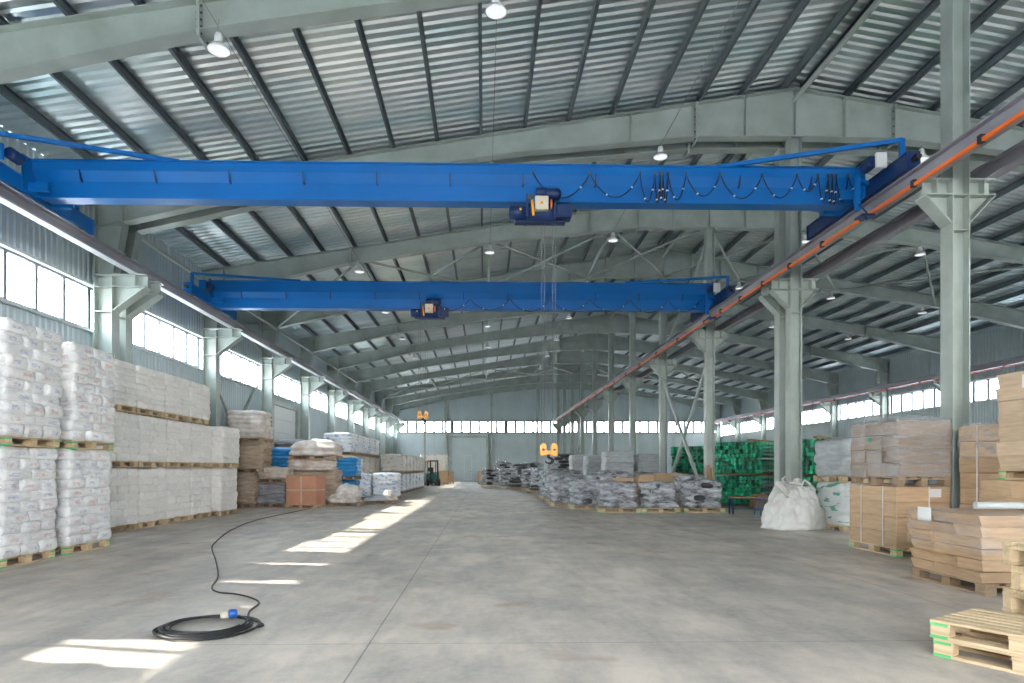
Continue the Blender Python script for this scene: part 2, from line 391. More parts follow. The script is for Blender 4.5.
struct(corr_wall('x', XL, -1.6, Y0, -1, lambda a: [(0,5.4),(6.6,ztop(a)+.22)]).build('wall_near', M['wallp']))
struct(corr_wall('x', 2.2, XRW, Y0, -1, lambda a: [(0,5.4),(6.6,ztop(a)+.22)]).build('wall_near', M['wallp']))
struct(corr_wall('x', -1.6, 2.2, Y0, -1, lambda a: [(5.0,5.4),(6.6,ztop(a)+.22)]).build('wall_near', M['wallp']))
nwin = [0]
def window(axis, a0, a1, fixed, zb, zt, step, mw=.045):
    nwin[0] += 1
    e = bpy.data.objects.new('window_%d' % nwin[0], None); COL.objects.link(e); struct(e)
    m = MB(); n = max(1, round((a1-a0)/step))
    def bx(p0,p1,z0,z1,t):
        if axis == 'y': m.b2(fixed-t/2, fixed+t/2, p0, p1, z0, z1)
        else: m.b2(p0, p1, fixed-t/2, fixed+t/2, z0, z1)
    for i in range(n+1):
        p = a0+(a1-a0)*i/n; bx(p-mw, p+mw, zb, zt, .07)
    bx(a0,a1,zb,zb+.05,.075); bx(a0,a1,zt-.05,zt,.075)
    m.build('window_frame', M['mullion'], e)
    g = MB()
    if axis == 'y': g.b2(fixed-.006, fixed+.006, a0, a1, zb, zt)
    else: g.b2(a0, a1, fixed-.006, fixed+.006, zb, zt)
    g.build('pane', M['glass'], e)
lw = [f for f in FR if abs(f-17.4) > .01]
edges = lw
for side, X in ((0, XL), (1, XRW)):
    for a, b in zip(edges, edges[1:]):
        if b > (12 if side else 4): window('y', a+.02, b-.02, X, WB, WT, .92, .045 if side == 0 else .08)
for k in range(6):
    a = XL+.8+k*5.9; window('x', a, a+5.75, Y1, 5.4, 6.6, .96, .115)
# ledges above and below the window bands
for i, (x, sg) in enumerate(((XL, 1), (XRW, -1))):
    m = MB()
    m.b2(x+sg*.04, x+sg*.16, Y0, Y1, WT, WT+.07); m.b2(x+sg*.04, x+sg*.13, Y0, Y1, WB-.06, WB)
    struct(m.build('trim_%d' % (i+1), M['trim']))
# end-wall posts, girts
m = MB()
for u in (446, 491.5, 537, 580, 632): 
    x = X_at(u, Y1); m.b2(x-.12, x+.12, Y1-.3, Y1-.06, 0, zbot(x))
for z in (5.3, 6.68): m.b2(XL+.2, XRW-.2, Y1-.18, Y1-.06, z-.06, z+.06)
struct(m.build('trim_3', M['steel']))
m = MB(); m.b2(XL+.05, XL+.2, Y0, Y1, 0, .35); m.b2(XRW-.2, XRW-.05, Y0, Y1, 0, .35); m.b2(XL+.2, XRW-.2, Y1-.14, Y1-.05, 0, .3)
struct(m.build('baseboard_1', M['trim']))
# gates
def gate(n, axis, a0, a1, fixed, h, wicket=None):
    e = bpy.data.objects.new('door_%d' % n, None); COL.objects.link(e); struct(e)
    sg = -1 if axis == 'x' else 1
    def bx(m, p0,p1,d0,d1,z0,z1):
        if axis == 'y': m.b2(fixed+sg*d0, fixed+sg*d1, p0, p1, z0, z1)
        else: m.b2(p0, p1, fixed+sg*d1, fixed+sg*d0, z0, z1)
    m = MB(); k = int(h/.6)
    for i in range(k):
        bx(m, a0+.1, a1-.1, .10, .15, i*h/k+.01, (i+1)*h/k-.01)
    m.build('door_panel', M['white' if n == 2 else 'wallp'], e)
    m = MB(); bx(m,a0-.12,a0+.1,.08,.26,0,h+.15); bx(m,a1-.1,a1+.12,.08,.26,0,h+.15); bx(m,a0-.12,a1+.12,.08,.26,h,h+.2)
    m.build('door_frame', M['steel'], e)
    if wicket:
        w0, w1, hh = wicket; m = MB()
        bx(m,w0,w0+.06,.15,.2,.2,hh); bx(m,w1-.06,w1,.15,.2,.2,hh); bx(m,w0,w1,.15,.2,hh-.06,hh); bx(m,w0,w1,.15,.2,.2,.26)
        m.build('wicket_frame', M['trim'], e)
        m = MB(); bx(m,w1-.2,w1-.1,.2,.26,1.1,1.16); m.build('door_handle', M['steel_dk'], e)
gate(1, 'x', X_at(451,Y1), X_at(487,Y1), Y1, 4.8, (X_at(464,Y1), X_at(472,Y1), 2.9))
gate(2, 'y', GY0, GY1, XL, GH)

# ------------------------------------------------------------------ steel frames
BOLT = MB().b2(-.05,.05,-.016,.016,-.016,.016,.004).mesh('bolt', M['steel_dk'])
def hcol(m, x0, x1, yc, w, z0, z1, t=.018):   # H column, web across x
    m.b2(x0, x0+t, yc-w/2, yc+w/2, z0, z1); m.b2(x1-t, x1, yc-w/2, yc+w/2, z0, z1); m.b2(x0+t, x1-t, yc-.008, yc+.008, z0, z1)
RTOP = 6.41
def nth(i): return ORD[i] if i < len(ORD) else 'last'
vis = [f for f in FR if f > 0]
for i, y in enumerate(FR):
    # middle row
    if y > 6:
        k = vis.index(y)
        t = thing('steel_column', 'pale grey steel H column in the middle row, %s counting away from the camera' % nth(k-1), 'column', (XR, y, 0), 0, 'columns of the middle row')
        m = MB(); w = .30; hcol(m, -.15, .15, 0, w, 0.02, ztop(XR)-1.25)
        m.build('shaft', M['steel'], t)
        MB().b2(-.25,.25,-.22,.22,0,.025).build('base_plate', M['steel'], t)
        for s in (-1, 1):
            b = MB()
            b.b2(s*.15, s*.60, -.15, .15, RTOP-.02, RTOP); b.b2(s*.15, s*.58, -.01, .01, RTOP-.26, RTOP-.02)
            b.b2(s*.15, s*.60, -.15, .15, RTOP-.28, RTOP-.26)
            b.prism([(s*.15, RTOP-.28), (s*.55, RTOP-.28), (s*.15, RTOP-.72)], -.01, .01)
            b.bar((s*.60, 0, RTOP-.28), (s*.15, 0, RTOP-.75), .28, .02)
            b.b2(s*.40, s*.42, -.14, .14, RTOP-.26, RTOP-.02)
            b.build('crane_bracket', M['steel'], t)
        for z in (5.54, RTOP-.27):
            MB().b2(-.13,.13,-.145,.145,z-.01,z+.01).build('stiffener', M['steel'], t)
    # wall columns
    for s, xw, nm in ((1, XL+.24, 'left'), (-1, XRW-.24, 'right')):
        if y < (4 if s == 1 else 16): continue
        k = vis.index(y)
        t = thing('steel_column', 'pale grey steel column against the %s window wall, %s counting away from the camera' % (nm, nth(k)), 'column', (xw, y, 0), 0, 'columns of the %s wall' % nm)
        m = MB(); a, b = (0, .46) if s == 1 else (-.46, 0)
        hcol(m, a, b, 0, .34, .02, RTOP-.05)
        m.build('shaft', M['steel'], t)
        m = MB(); zt = 8.3
        xo = 0 if s == 1 else 0
        # tapered upper part
        m.b2(*sorted((0, s*.018)), -.15, .15, RTOP, zt)
        m.prism([(s*.018, RTOP), (s*.46, RTOP), (s*.70, 7.68), (s*.70, zt+.1), (s*.018, zt)], -.008, .008)
        m.bar((s*.46,0,RTOP), (s*.70,0,7.68), .30, .018, (1,0,0)); m.b2(*sorted((s*.69, s*.708)), -.15, .15, 7.68, ztop(xw+s*.70)-.1)
        for z in (7.0, 7.68): m.b2(*sorted((s*.02, s*.66)), -.14, .14, z-.008, z+.008)
        m.build('upper_shaft', M['steel'], t)
        m = MB()
        m.b2(*sorted((s*.02, s*1.30)), -.17, .17, RTOP-.02, RTOP); m.b2(*sorted((s*.46, s*1.27)), -.01, .01, RTOP-.30, RTOP-.02)
        m.b2(*sorted((s*.46, s*1.28)), -.17, .17, RTOP-.32, RTOP-.30)
        m.prism([(s*.46, RTOP-.32), (s*1.2, RTOP-.32), (s*.46, RTOP-.88)], -.01, .01)
        m.bar((s*1.28,0,RTOP-.32), (s*.46,0,RTOP-.92), .32, .02)
        m.b2(*sorted((s*1.0, s*1.02)), -.16, .16, RTOP-.30, RTOP-.02)
        m.b2(*sorted((s*.02, s*.44)), -.16, .16, RTOP-.33, RTOP-.31); m.b2(*sorted((s*.02, s*.44)), -.16, .16, RTOP-.95, RTOP-.93)
        m.build('crane_bracket', M['steel'], t)
    # roof girders
    if y < 4: continue
    k = vis.index(y)
    t = thing('roof_girder', 'pale grey tapered steel roof girder, %s counting away from the camera' % nth(k), 'roof girder', (0, y, 0), 0, 'roof girders')
    for side in (-1, 1):
        cuts = [(0, 2.6), (2.6, 12.8), (12.8, 18.0)]
        for a, b in cuts:
            if side == 1 and a == 0: continue
            if a == 0: xs = [XR-2.6, XR, XR+2.6]
            else:
                ds = [a]+[d for d, _ in BOT if a < d < b]+[b]; xs = [XR+side*d for d in ds]
            m = MB()
            for p, q in zip(xs, xs[1:]):
                zp, zq, tp, tq = zbot(p), zbot(q), ztop(p), ztop(q)
                m.prism([(p,zp+.02),(q,zq+.02),(q,tq-.02),(p,tp-.02)], -.01, .01)
                m.prism([(p,zp),(q,zq),(q,zq+.02),(p,zp+.02)], -.15, .15)
                m.prism([(p,tp-.02),(q,tq-.02),(q,tq),(p,tp)], -.15, .15)
            m.build('girder_segment', M['steel'], t)
        for d in (2.6, 12.8):
            x = XR+side*d
            m = MB().b2(x-.022, x+.022, -.18, .18, zbot(x)-.12, ztop(x)+.0); m.build('splice_plate', M['steel'], t)
            if y < 18:
                for q in range(5):
                    zz = zbot(x)-.06+q*(ztop(x)-zbot(x))/4.6
                    for yy in (-.12, .12): put('bolt', BOLT, t, (x, yy, zz))
    for x in (XR-4.3, XR-1.3, XR, XR+1.3, XR+4.3) if y < 40 else ():
        m = MB().b2(x-.008, x+.008, -.14, .14, zbot(x)+.02, ztop(x)-.02); m.build('stiffener', M['steel'], t)

# purlins
k = 0
for side in (-1, 1):
    for j in range(16):
        x = XR+side*(.28+1.13*j); z = ztop(x)+.01; 
        if abs(x-XR) > 18: continue
        m = MB(); f = -side
        m.b2(-.003,.003,Y0,Y1,0,.2); m.b2(*sorted((0,f*.065)),Y0,Y1,.194,.2); m.b2(*sorted((0,f*.065)),Y0,Y1,0,.006); m.b2(*sorted((f*.059,f*.065)),Y0,Y1,0,.02)
        o = m.build('purlin', M['purlin']); o.location = (x, 0, z)
        tag(o, 'grey steel purlin under the %s roof slope, %s down from the ridge' % ('left' if side < 0 else 'right', nth(j)), 'purlin', 'purlins on the %s slope' % ('left' if side < 0 else 'right'))
# ridge strut, eave struts and roof bracing
def strut(name, p, q, r, label, cat, group=None, mat='steel', n=8):
    p = Vector(p); q = Vector(q)
    m = MB().tube([(0,0,0), tuple(q-p)], r, n); o = m.build(name, M[mat], smooth=True); o.location = p
    return tag(o, label, cat, group)
strut('ridge_strut', (XR,Y0,11.08), (XR,Y1,11.08), .06, 'long pale tube strut running under the roof ridge', 'strut')
for y0, y1 in ((17.6, 23.0), (23.2, 29.0), (29.2, 35.0), (35.2,41.), (41.2,47.)):
    i = [17.6,23.2,29.2,35.2,41.2].index(y0)
    strut('eave_strut', (-9.2,y0,7.66), (-9.2,y1,7.66), .05, 'pale tube strut high along the left wall, %s bay from the near end' % nth(i), 'strut', 'eave struts')
for bay, (y0, y1) in enumerate(((23.1, 29.1), (53.1, 59.1))):
    bx = [-9.1, -4.4, .2, 4.6, XR, 11.5, 15.9, 20.5]
    for j, (a, b) in enumerate(zip(bx, bx[1:])):
        word = ('nearer', 'farther')[bay]
        for c, (p, q) in enumerate(((a, b), (b, a))):
            strut('roof_brace', (p, y0+.1, zbot(p)+.12), (q, y1-.1, zbot(q)+.05), .045, 'pale roof brace %s, %s braced bay, %s from the left' % (('sloping away to the right','sloping away to the left')[c], word, nth(j)), 'brace', 'diagonal roof braces')
    for j, a in enumerate((-4.4, .2, 4.6)):
        strut('roof_strut', (a, y0+.15, zbot(a)+.1), (a, y1-.15, zbot(a)+.1), .05, 'straight tube strut between two girders in the %s braced bay, %s from the left' % (('nearer','farther')[bay], nth(j)), 'strut', 'roof struts')
# vertical bracing
def vbrace(x, y0, y1, z0, z1, txt):
    for c, (p, q) in enumerate((((x,y0,z0),(x,y1,z1)), ((x,y0,z1),(x,y1,z0)))):
        p = Vector(p); q = Vector(q); m = MB().bar((0,0,0), tuple(q-p), .10, .10)
        o = m.build('column_brace', M['steel']); o.location = p
        o.location.x += .07*(c*2-1)
        tag(o, 'pale square brace %s %s' % (('rising away from', 'falling away from')[c], 'the camera, '+txt), 'brace', 'cross braces between columns')
vbrace(XR, 23.3, 28.9, .3, 5.5, 'low between middle row columns')
vbrace(XR, 23.3, 28.9, 6.8, 9.9, 'high between middle row columns')
vbrace(XL+.16, 23.3, 28.9, .3, 5.3, 'low on the left wall')
vbrace(XL+.16, 23.3, 28.9, 6.7, 7.9, 'high on the left wall')
vbrace(XR, 53.3, 58.9, .3, 5.5, 'low between the far middle columns')

# ------------------------------------------------------------------ crane runways
def runway(x, label, pale_bottom, cond=None, sgn=-1):
    t = thing('runway_beam', label, 'crane runway', (x, 0, RTOP), 0, 'crane runway beams')
    m = MB(); m.b2(-.008,.008,Y0,Y1-.5,.03,.24); m.b2(-.11,.11,Y0,Y1-.5,.24,.26)
    m.build('web', M['runway'], t)
    MB().b2(-.10,.10,Y0,Y1-.5,0,.03).build('bottom_flange', M['flange' if pale_bottom else 'runway'], t)  # left runway gets a paler lower flange than its web
    MB().b2(-.03,.03,Y0,Y1-.5,.26,.31).build('rail', M['runway'], t)
    if cond:
        c = MB().b2(sgn*.19-.025, sgn*.19+.025, Y0, Y1-.6, -.11, -.055); c.build('conductor_bar', M[cond], t, label='%s plastic conductor bar' % ('orange' if cond == 'orange' else 'red'))
        y = 3.4
        while y < 66:
            m = MB(); m.b2(*sorted((sgn*.08, sgn*.22)), y-.02, y+.02, -.02, .0); m.b2(sgn*.19-.035, sgn*.19+.035, y-.04, y+.04, -.12, -.0)
            m.build('bar_clamp', M['black'], t); y += 1.5 if y < 20 else 3.
    return t
XC1, XC2 = -8.85, 7.52
runway(XC1, 'long grey crane runway beam with a pale lower flange along the left window wall', True)
runway(XC2, 'crane runway beam carrying the orange conductor bar on the left of the middle columns', False, 'orange', -1)
runway(8.6, 'plain dark crane runway beam on the right of the middle columns', False)
runway(25.0, 'distant crane runway beam with a red conductor bar along the right window wall', False, 'redline', -1)

# ------------------------------------------------------------------ overhead cranes
def crane(y, label, hg, zb):
    t = thing('overhead_crane', label, 'overhead crane', (0, y, 0), 0, 'blue overhead cranes')
    x0, x1 = XC1+.12, XC2-.12; RT = RTOP+.31
    # girder
    m = MB()
    prof = [(-.13,zb+.03),(-.13,zb+.33),(-.24,zb+.50),(-.24,zb+hg-.025),(-.28,zb+hg-.025),(-.28,zb+hg),(.28,zb+hg),(.28,zb+hg-.025),(.24,zb+hg-.025),(.24,zb+.5),(.13,zb+.33),(.13,zb+.03)]
    m.prismx(prof, x0, x1); g = m.build('girder', M['blue'], t)
    m = MB().b2(x0+.1, x1-.1, -.16, .16, zb, zb+.028); m.build('bottom_flange', M['blue'], t)
    m = MB().b2(x0+.3, x1-.3, -.145, -.13, zb+.40, zb+.415)
    n = 11
    for i in range(n):
        x = x0+.9+(x1-x0-1.8)*i/(n-1)
        m = MB().prismx([(-.13,zb+.30),(-.20,zb+.33),(-.25,zb+.52),(-.14,zb+.52)], x-.012, x+.012); m.build('stiffener', M['blue_dk'], t)
    for s, xc in ((-1, XC1), (1, XC2)):
        m = MB(); m.b2(xc-.10, xc+.10, -1.75, 1.75, RT+.03, RT+.30); m.b2(xc-.13,xc+.13,-1.75,1.75,RT+.30,RT+.315)
        for e in (-1,1): m.b2(xc-.12,xc+.12,e*1.75-.02,e*1.75+.02,RT+.0,RT+.33)
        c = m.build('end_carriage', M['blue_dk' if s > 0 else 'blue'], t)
        for e in (-1, 1):
            MB().lathe([(.1,-.05),(.11,-.045),(.11,.045),(.1,.05)], (xc, e*1.45, RT+.11), 20, 'x').build('wheel', M['steel_dk'], c)
            MB().lathe([(.05,-.08),(.06,0),(.05,.06)], (xc, e*1.83, RT+.18), 12, 'y').build('buffer', M['black'], c)
        # gusset from girder to carriage
        m = MB(); m.b2(*sorted((xc-s*.10, xc-s*.5)), -.36, -.30, RT+.08, RT+.25); m.b2(*sorted((xc-s*.10, xc-s*.5)), .30, .42, RT+.03, RT+.28)
        m.b2(*sorted((xc-s*.1,xc-s*.13)), -.5,.5,RT+.05,zb+hg-.01)
        m.build('end_bracket', M['blue'], t)
        # drive
        m = MB(); m.lathe([(.08,0),(.11,.03),(.11,.28),(.08,.32)], (xc-s*.36, -1.2, RT+.42), 16, 'y'); m.build('travel_motor', M['blue_dk'], t)
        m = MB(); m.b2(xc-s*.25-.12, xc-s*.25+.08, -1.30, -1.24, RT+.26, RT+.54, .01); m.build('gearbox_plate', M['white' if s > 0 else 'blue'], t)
    # stay tubes from the girder top to posts on the carriages
    for s, xc, d in ((-1, XC1, 2.9), (1, XC2, 2.9)):
        m = MB(); m.bar((xc-s*d, -.15, zb+hg+.025), (xc, -1.45, RT+.68), .07, .07); m.b2(xc-.035, xc+.035, -1.49, -1.41, RT+.31, RT+.70)
        m.build('stay', M['blue'], t)
        m = MB(); m.bar((xc-s*1.6, .15, zb+.2), (xc, 1.35, RT+.5), .05, .05); m.b2(xc-.035, xc+.035, 1.3, 1.37, RT+.31, RT+.52)
        m.build('stay', M['blue'], t)
    # collector arm reaching down to the conductor bar
    m = MB(); m.b2(XC2-.42, XC2-.34, -.75, -.67, RTOP+.0, RT+.35); m.bar((XC2-.38,-.71,RT+.30),(XC2-.1,-.6,RT+.26),.06,.06)
    m.build('collector_arm', M['blue'], t)
    m = MB(); m.b2(XC2-.42, XC2-.15, -.92, -.66, RTOP-.16, RTOP-.12, .01); m.tube([(XC2-.3,-.8,RTOP-.08),(XC2-.32,-.9,RTOP-.22),(XC2-.36,-.98,RTOP-.14),(XC2-.4,-.8,RTOP+.1)],.015,6)
    m.build('collector_shoe', M['blue_dk'], t)
    return t
CY1, CY2 = 12.95, 21.3
crane(CY1, 'nearer blue overhead travelling crane spanning the hall', .70, 6.76)
crane(CY2, 'farther blue overhead travelling crane spanning the hall', .86, 6.68)

def hoist(y, x, label, big):
    t = thing('electric_hoist', label, 'hoist', (x, y, 6.76), 0, 'electric hoists')
    MB().lathe([(.10,-.62),(.145,-.60),(.145,-.28),(.10,-.27)], (0,-.05,-.18), 18, 'x').build('motor', M['blue_dk'], t, True)
    MB().lathe([(.12,-.26),(.19,-.24),(.19,.28),(.12,.30)], (0,-.05,-.18), 20, 'x').build('rope_drum', M['blue_dk'], t, True)
    MB().b2(.30,.62,-.20,.12,-.30,-.04,.02).build('gearbox', M['blue_dk'], t)
    m = MB(); 
    for xx in (-.28,.28):
        m.b2(xx-.02,xx+.02,-.26,-.24,-.32,.12); m.b2(xx-.02,xx+.02,.24,.26,-.32,.12)
    m.b2(-.5,.5,-.10,.10,-.37,-.345); m.build('trolley_frame', M['blue_dk'], t)
    MB().lathe([(.07,-.15),(.11,-.12),(.11,.12),(.07,.16)], (.22,-.30,.10), 16, 'x').build('travel_motor', M['blue_dk'], t, True)
    MB().lathe([(.05,-.12),(.09,-.1),(.09,.1),(.05,.12)], (.0,-.32,.12), 16, 'x').build('gear_case', M['blue_dk'], t, True)
    for xx in (-.2,.2):
        for yy in (-.16,.16): MB().lathe([(.05,-.02),(.06,-.015),(.06,.015),(.05,.02)], (xx,yy,.09), 14, 'y').build('wheel', M['steel_dk'], t)
    b = MB().b2(-.13,.13,-.42,-.30,-.25,.02,.012).build('control_box', M['cream'], t, label='cream control box with a warning triangle')
    MB().prism([(-.05,-.15),(.05,-.15),(0,-.07)], -.424,-.421).build('warning_triangle', M['yellow'], b)
    MB().prism([(-.008,-.085),(.012,-.11),(.0,-.11),(.008,-.14),(-.014,-.115),(-.002,-.115)], -.427,-.4245).build('warning_bolt', M['black'], b)
    MB().tube([(-.19,-.40,.0-.06),(-.165,-.41,-.36)], .026, 10).build('buffer', M['yellow'], t, True)
    MB().tube([(.19,-.38,-.04),(.19,-.38,-.22)], .02, 10).build('buffer', M['orange'], t, True)
    MB().lathe([(.0,-.24),(.025,-.235),(.025,-.22)], (-.40,0,-.17), 10, 'y').build('indicator', M['yellow'], t)
    return t
HX1 = X_at(540, CY1); HX2 = X_at(430, CY2)
hoist(CY1, HX1, 'hoist trolley with cream control box hanging under the nearer crane', True)
hoist(CY2, HX2, 'hoist trolley hanging under the farther crane', False)

def hook_block(x, y, z, zr, label, group='hook blocks'):
    t = thing('hook_block', label, 'hook', (x, y, z), 0, group); t.scale = (1,1,.8); zr /= .8
    for s in (-1, 1):
        m = MB(); m.prism([(s*.05-.0, -.05),(s*.17,-.08),(s*.17,.17),(s*.13,.24),(s*.07,.24),(s*.05,.15)], -.10, .10)
        b = m.build('sheave_housing', M['yellow'], t)
        MB().lathe([(.02,-.008),(.028,0),(.02,.008)], (s*.11,-.105,.08), 14, 'y').build('axle_cap', M['steel_dk'], b)
        for dx in (-.03,.03):
            MB().tube([(s*.11+dx,0,.2),(s*.11+dx,0,zr)], .004, 6).build('rope', M['rope'], t)
    MB().b2(-.08,.08,-.07,.07,-.04,.06,.01).build('crossbar', M['yellow'], t)
    pts = [(0,0,-.04),(0,0,-.12)]
    for i in range(15):
        a = PI*.5-PI*1.45*i/14
        pts.append((.0+.075*math.cos(a)+.0, 0, -.20+.075*math.sin(a)))
    pts = [(0,0,-.03),(0,0,-.12)]+[(.07*math.cos(a)+.01,0,-.19+.07*math.sin(a)) for a in [1.4-k*.35 for k in range(14)]]
    rr = [.03,.03]+[.032]*3+[.036]*6+[.03,.026,.02,.014,.008]
    MB().tube(pts, rr[:len(pts)], 10).build('hook', M['hook'], t, True)
    return t
hook_block(X_at(548.5, CY1), CY1, 1.80, 6.5-1.80, 'orange hook block with black hook hanging low from the nearer crane')
hook_block(X_at(423, CY2), CY2, 3.17, 6.5-3.17, 'orange hook block hanging high from the farther crane')
# pendant control cable of the farther crane
strut('pendant_cable', (X_at(424.5,CY2), CY2+.1, .95), (X_at(424.5,CY2), CY2+.1, 3.05), .03, 'grey pendant cable dangling below the farther hook block', 'cable', None, 'rope', 6)

# festoon cables: drooping loops clipped to a wire on the girder's front
def festoon(y, xs, top, lows, label):
    t = thing('festoon_cable', label, 'cable', (0, y, 0), 0, 'festoon cables')
    pts = []
    for (a, b), lo in zip(zip(xs, xs[1:]), lows):
        for i in range(12):
            s = i/12; x = a+(b-a)*s
            pts.append((x, 0, top-(top-lo)*math.sin(PI*s)**.8 if 0 < s < 1 else top))
    pts.append((xs[-1], 0, top))
    MB().tube(pts, .012, 6).build('cable', M['black'], t, True)
    for x in xs:
        MB().b2(x-.015,x+.015,-.02,.03,top-.03,top+.03).build('cable_clip', M['steel_dk'], t)
    for p in pts[4::6]: MB().b2(p[0]-.015,p[0]+.015,-.018,.018,p[2]-.012,p[2]+.012).build('cable_tie', M['paper'], t)
us = [533, 590, 640, 655, 660, 663, 668, 686, 720, 762, 797, 818, 828, 832, 836, 848, 862]
lo = [6.78, 6.80, 6.72, 6.70, 6.74, 6.70, 6.76, 6.84, 6.80, 6.82, 6.95, 6.75, 6.72, 6.70, 6.75, 6.98]
festoon(CY1-.31, [X_at(u, CY1-.3) for u in us], 7.27, lo, 'black festoon cable looping along the nearer crane girder')
us2 = [432, 470, 510, 550, 590, 630, 668, 700]
festoon(CY2-.31, [X_at(u, CY2-.3) for u in us2], 6.98, [6.60,6.62,6.58,6.62,6.6,6.56,6.6], 'black festoon cable looping below the farther crane girder')

# ------------------------------------------------------------------ high-bay lamps and their wires
lamp0 = thing('high_bay_lamp', 'x', 'lamp', (0,0,0))
MB().lathe([(.03,.30),(.05,.29),(.07,.24),(.075,.14),(.05,.12)], n=16).build('lamp_housing', M['white'], lamp0, True)
mm = pbr('reflector', (.75,.78,.80), .25, .1, var=.02)
m = MB(); prof = [(.05,.13),(.11,.10),(.16,.05),(.185,0.0)]
vs = []; n = 20
for r, h in prof+[(r-.006, h-.004) for r, h in reversed(prof)]:
    vs += [(r*math.cos(2*PI*k/n), r*math.sin(2*PI*k/n), h) for k in range(n)]
q = len(prof)*2
m.add(vs, [(i*n+k,i*n+(k+1)%n,((i+1)%q)*n+(k+1)%n,((i+1)%q)*n+k) for i in range(q) for k in range(n)])
m.build('reflector', mm, lamp0, True)
MB().lathe([(.17,.01),(.172,.013),(.14,.03)], n=20).build('lens', M['lamp'], lamp0, True)
MB().tube([(0,0,.29),(0,0,.52)], .008, 6).build('hanger', M['rope'], lamp0)
lk = kids(lamp0); first = True
LX = [(-4.4,'left'), (.2,'centre-left'), (4.6,'centre'), (11.5,'inner right'), (15.7,'right'), (19.9,'far right')]
for x, w in LX:
    for i, y in enumerate([10.95, 16.9, 23.1, 29.1, 35.1, 41.1, 47.1, 53.1]):
        if x > 10 and (y < 16 or y > 40): continue
        if x == 4.6 and y < 12: continue
        o = lamp0 if first else copy_tree(lamp0, None, lk); first = False
        o.location = (x, y-.1, zbot(x)-.38)
        tag(o, 'white bell lamp in the %s roof lamp row, %s from the camera' % (w, nth(i)), 'lamp', 'high-bay lamps')
for x, w in LX[:3]:
    strut('lamp_wire', (x+.02, 2, zbot(x)-.02), (x+.02, 60, zbot(x)-.02), .008, 'thin wire strung along the roof above the %s lamp row' % w, 'wire', 'lamp wires', 'rope', 5)

# ------------------------------------------------------------------ goods
def lumpy(lx, ly, h, layers=1, bulge=.03, rough=.015, seed=0, rnd=.12, n=56, per=5, crown=.03, taper=0., lean=(0,0), cols=0, freq=3.):
    hx, hy = lx/2, ly/2; rnd = min(rnd, hx*.95, hy*.95)
    P = []; per_len = 2*(lx+ly)-8*rnd+2*PI*rnd
    segs = [((hx-rnd,-hy),(-1,0),2*(hx-rnd),None)]
    pts = []
    def walk(s):
        s %= per_len
        a = lx-2*rnd; b = ly-2*rnd; q = PI*rnd/2
        for (L, kind, base) in ((a,'s',0),(q,'c',0),(b,'s',1),(q,'c',1),(a,'s',2),(q,'c',2),(b,'s',3),(q,'c',3)):
            if s <= L:
                th = base*PI/2
                if kind == 's':
                    if base == 0: return (-hx+rnd+s, -hy, 0,-1)
                    if base == 1: return (hx, -hy+rnd+s, 1,0)
                    if base == 2: return (hx-rnd-s, hy, 0,1)
                    return (-hx, hy-rnd-s, -1,0)
                an = -PI/2+base*PI/2+(s/L)*PI/2
                cxx = (hx-rnd)*(1 if base in (0,1) else -1); cyy = (hy-rnd)*(1 if base in (1,2) else -1)
                return (cxx+rnd*math.cos(an), cyy+rnd*math.sin(an), math.cos(an), math.sin(an))
            s -= L
        return (-hx+rnd, -hy, 0, -1)
    ring = [walk(per_len*i/n) for i in range(n)]
    zs = []
    for l in range(layers):
        for k in range(per): zs.append((l+k/per)/layers)
    zs.append(1.)
    vs = []
    off = Vector((seed*13.7, seed*5.1, seed*2.3))
    lsh = [(random.Random(seed*100+l).uniform(-1,1)*rough, random.Random(seed*77+l).uniform(-1,1)*rough) for l in range(layers+1)]
    for zi, z in enumerate(zs):
        lf = (z*layers) % 1.0; li = min(int(z*layers), layers-1)
        b = bulge*(abs(math.sin(PI*lf))**.6-1) if z < 1 else -bulge
        sc = 1-taper*z
        for x, y, nx, ny in ring:
            w = noise.noise(Vector((x*freq, y*freq, z*h*freq))+off)*rough*1.6 + noise.noise(Vector((x*freq*3, y*freq*3, z*h*freq*3))+off)*rough*.7
            cs = 0
            if cols:
                t = (x/lx+.5)*cols if abs(ny) > abs(nx) else (y/ly+.5)*cols
                cs = -bulge*.8*(1-min(1, abs(math.sin(PI*(t+(.5 if li % 2 and cols > 1 else 0))))*3))
            d = b+w+cs
            vs.append((x*sc+nx*d+lsh[li][0]+lean[0]*z, y*sc+ny*d+lsh[li][1]+lean[1]*z, z*h+noise.noise(Vector((x*2,y*2,z*9))+off)*rough*.5*(1 if 0 < z else 0)))
    R = len(zs)
    fs = [(i*n+k, i*n+(k+1)%n, (i+1)*n+(k+1)%n, (i+1)*n+k) for i in range(R-1) for k in range(n)]
    base = (R-1)*n
    cx = sum(v[0] for v in vs[base:])/n; cy = sum(v[1] for v in vs[base:])/n
    for j, s in enumerate((.86, .6, .3)):
        for k in range(n):
            x, y, z = vs[base+k]; xx = cx+(x-cx)*s; yy = cy+(y-cy)*s
            vs.append((xx, yy, h+crown*(1-s*s)+.25*crown*(1 if s < .9 else .5)+noise.noise(Vector((xx*3,yy*3,7))+off)*rough*1.5))
        o2 = base+(j+1)*n; o1 = base+j*n
        fs += [(o1+k, o1+(k+1)%n, o2+(k+1)%n, o2+k) for k in range(n)]
    fs.append(tuple(base+3*n+k for k in range(n))); fs.append(tuple(range(n-1,-1,-1)))
    return MB().add(vs, fs)

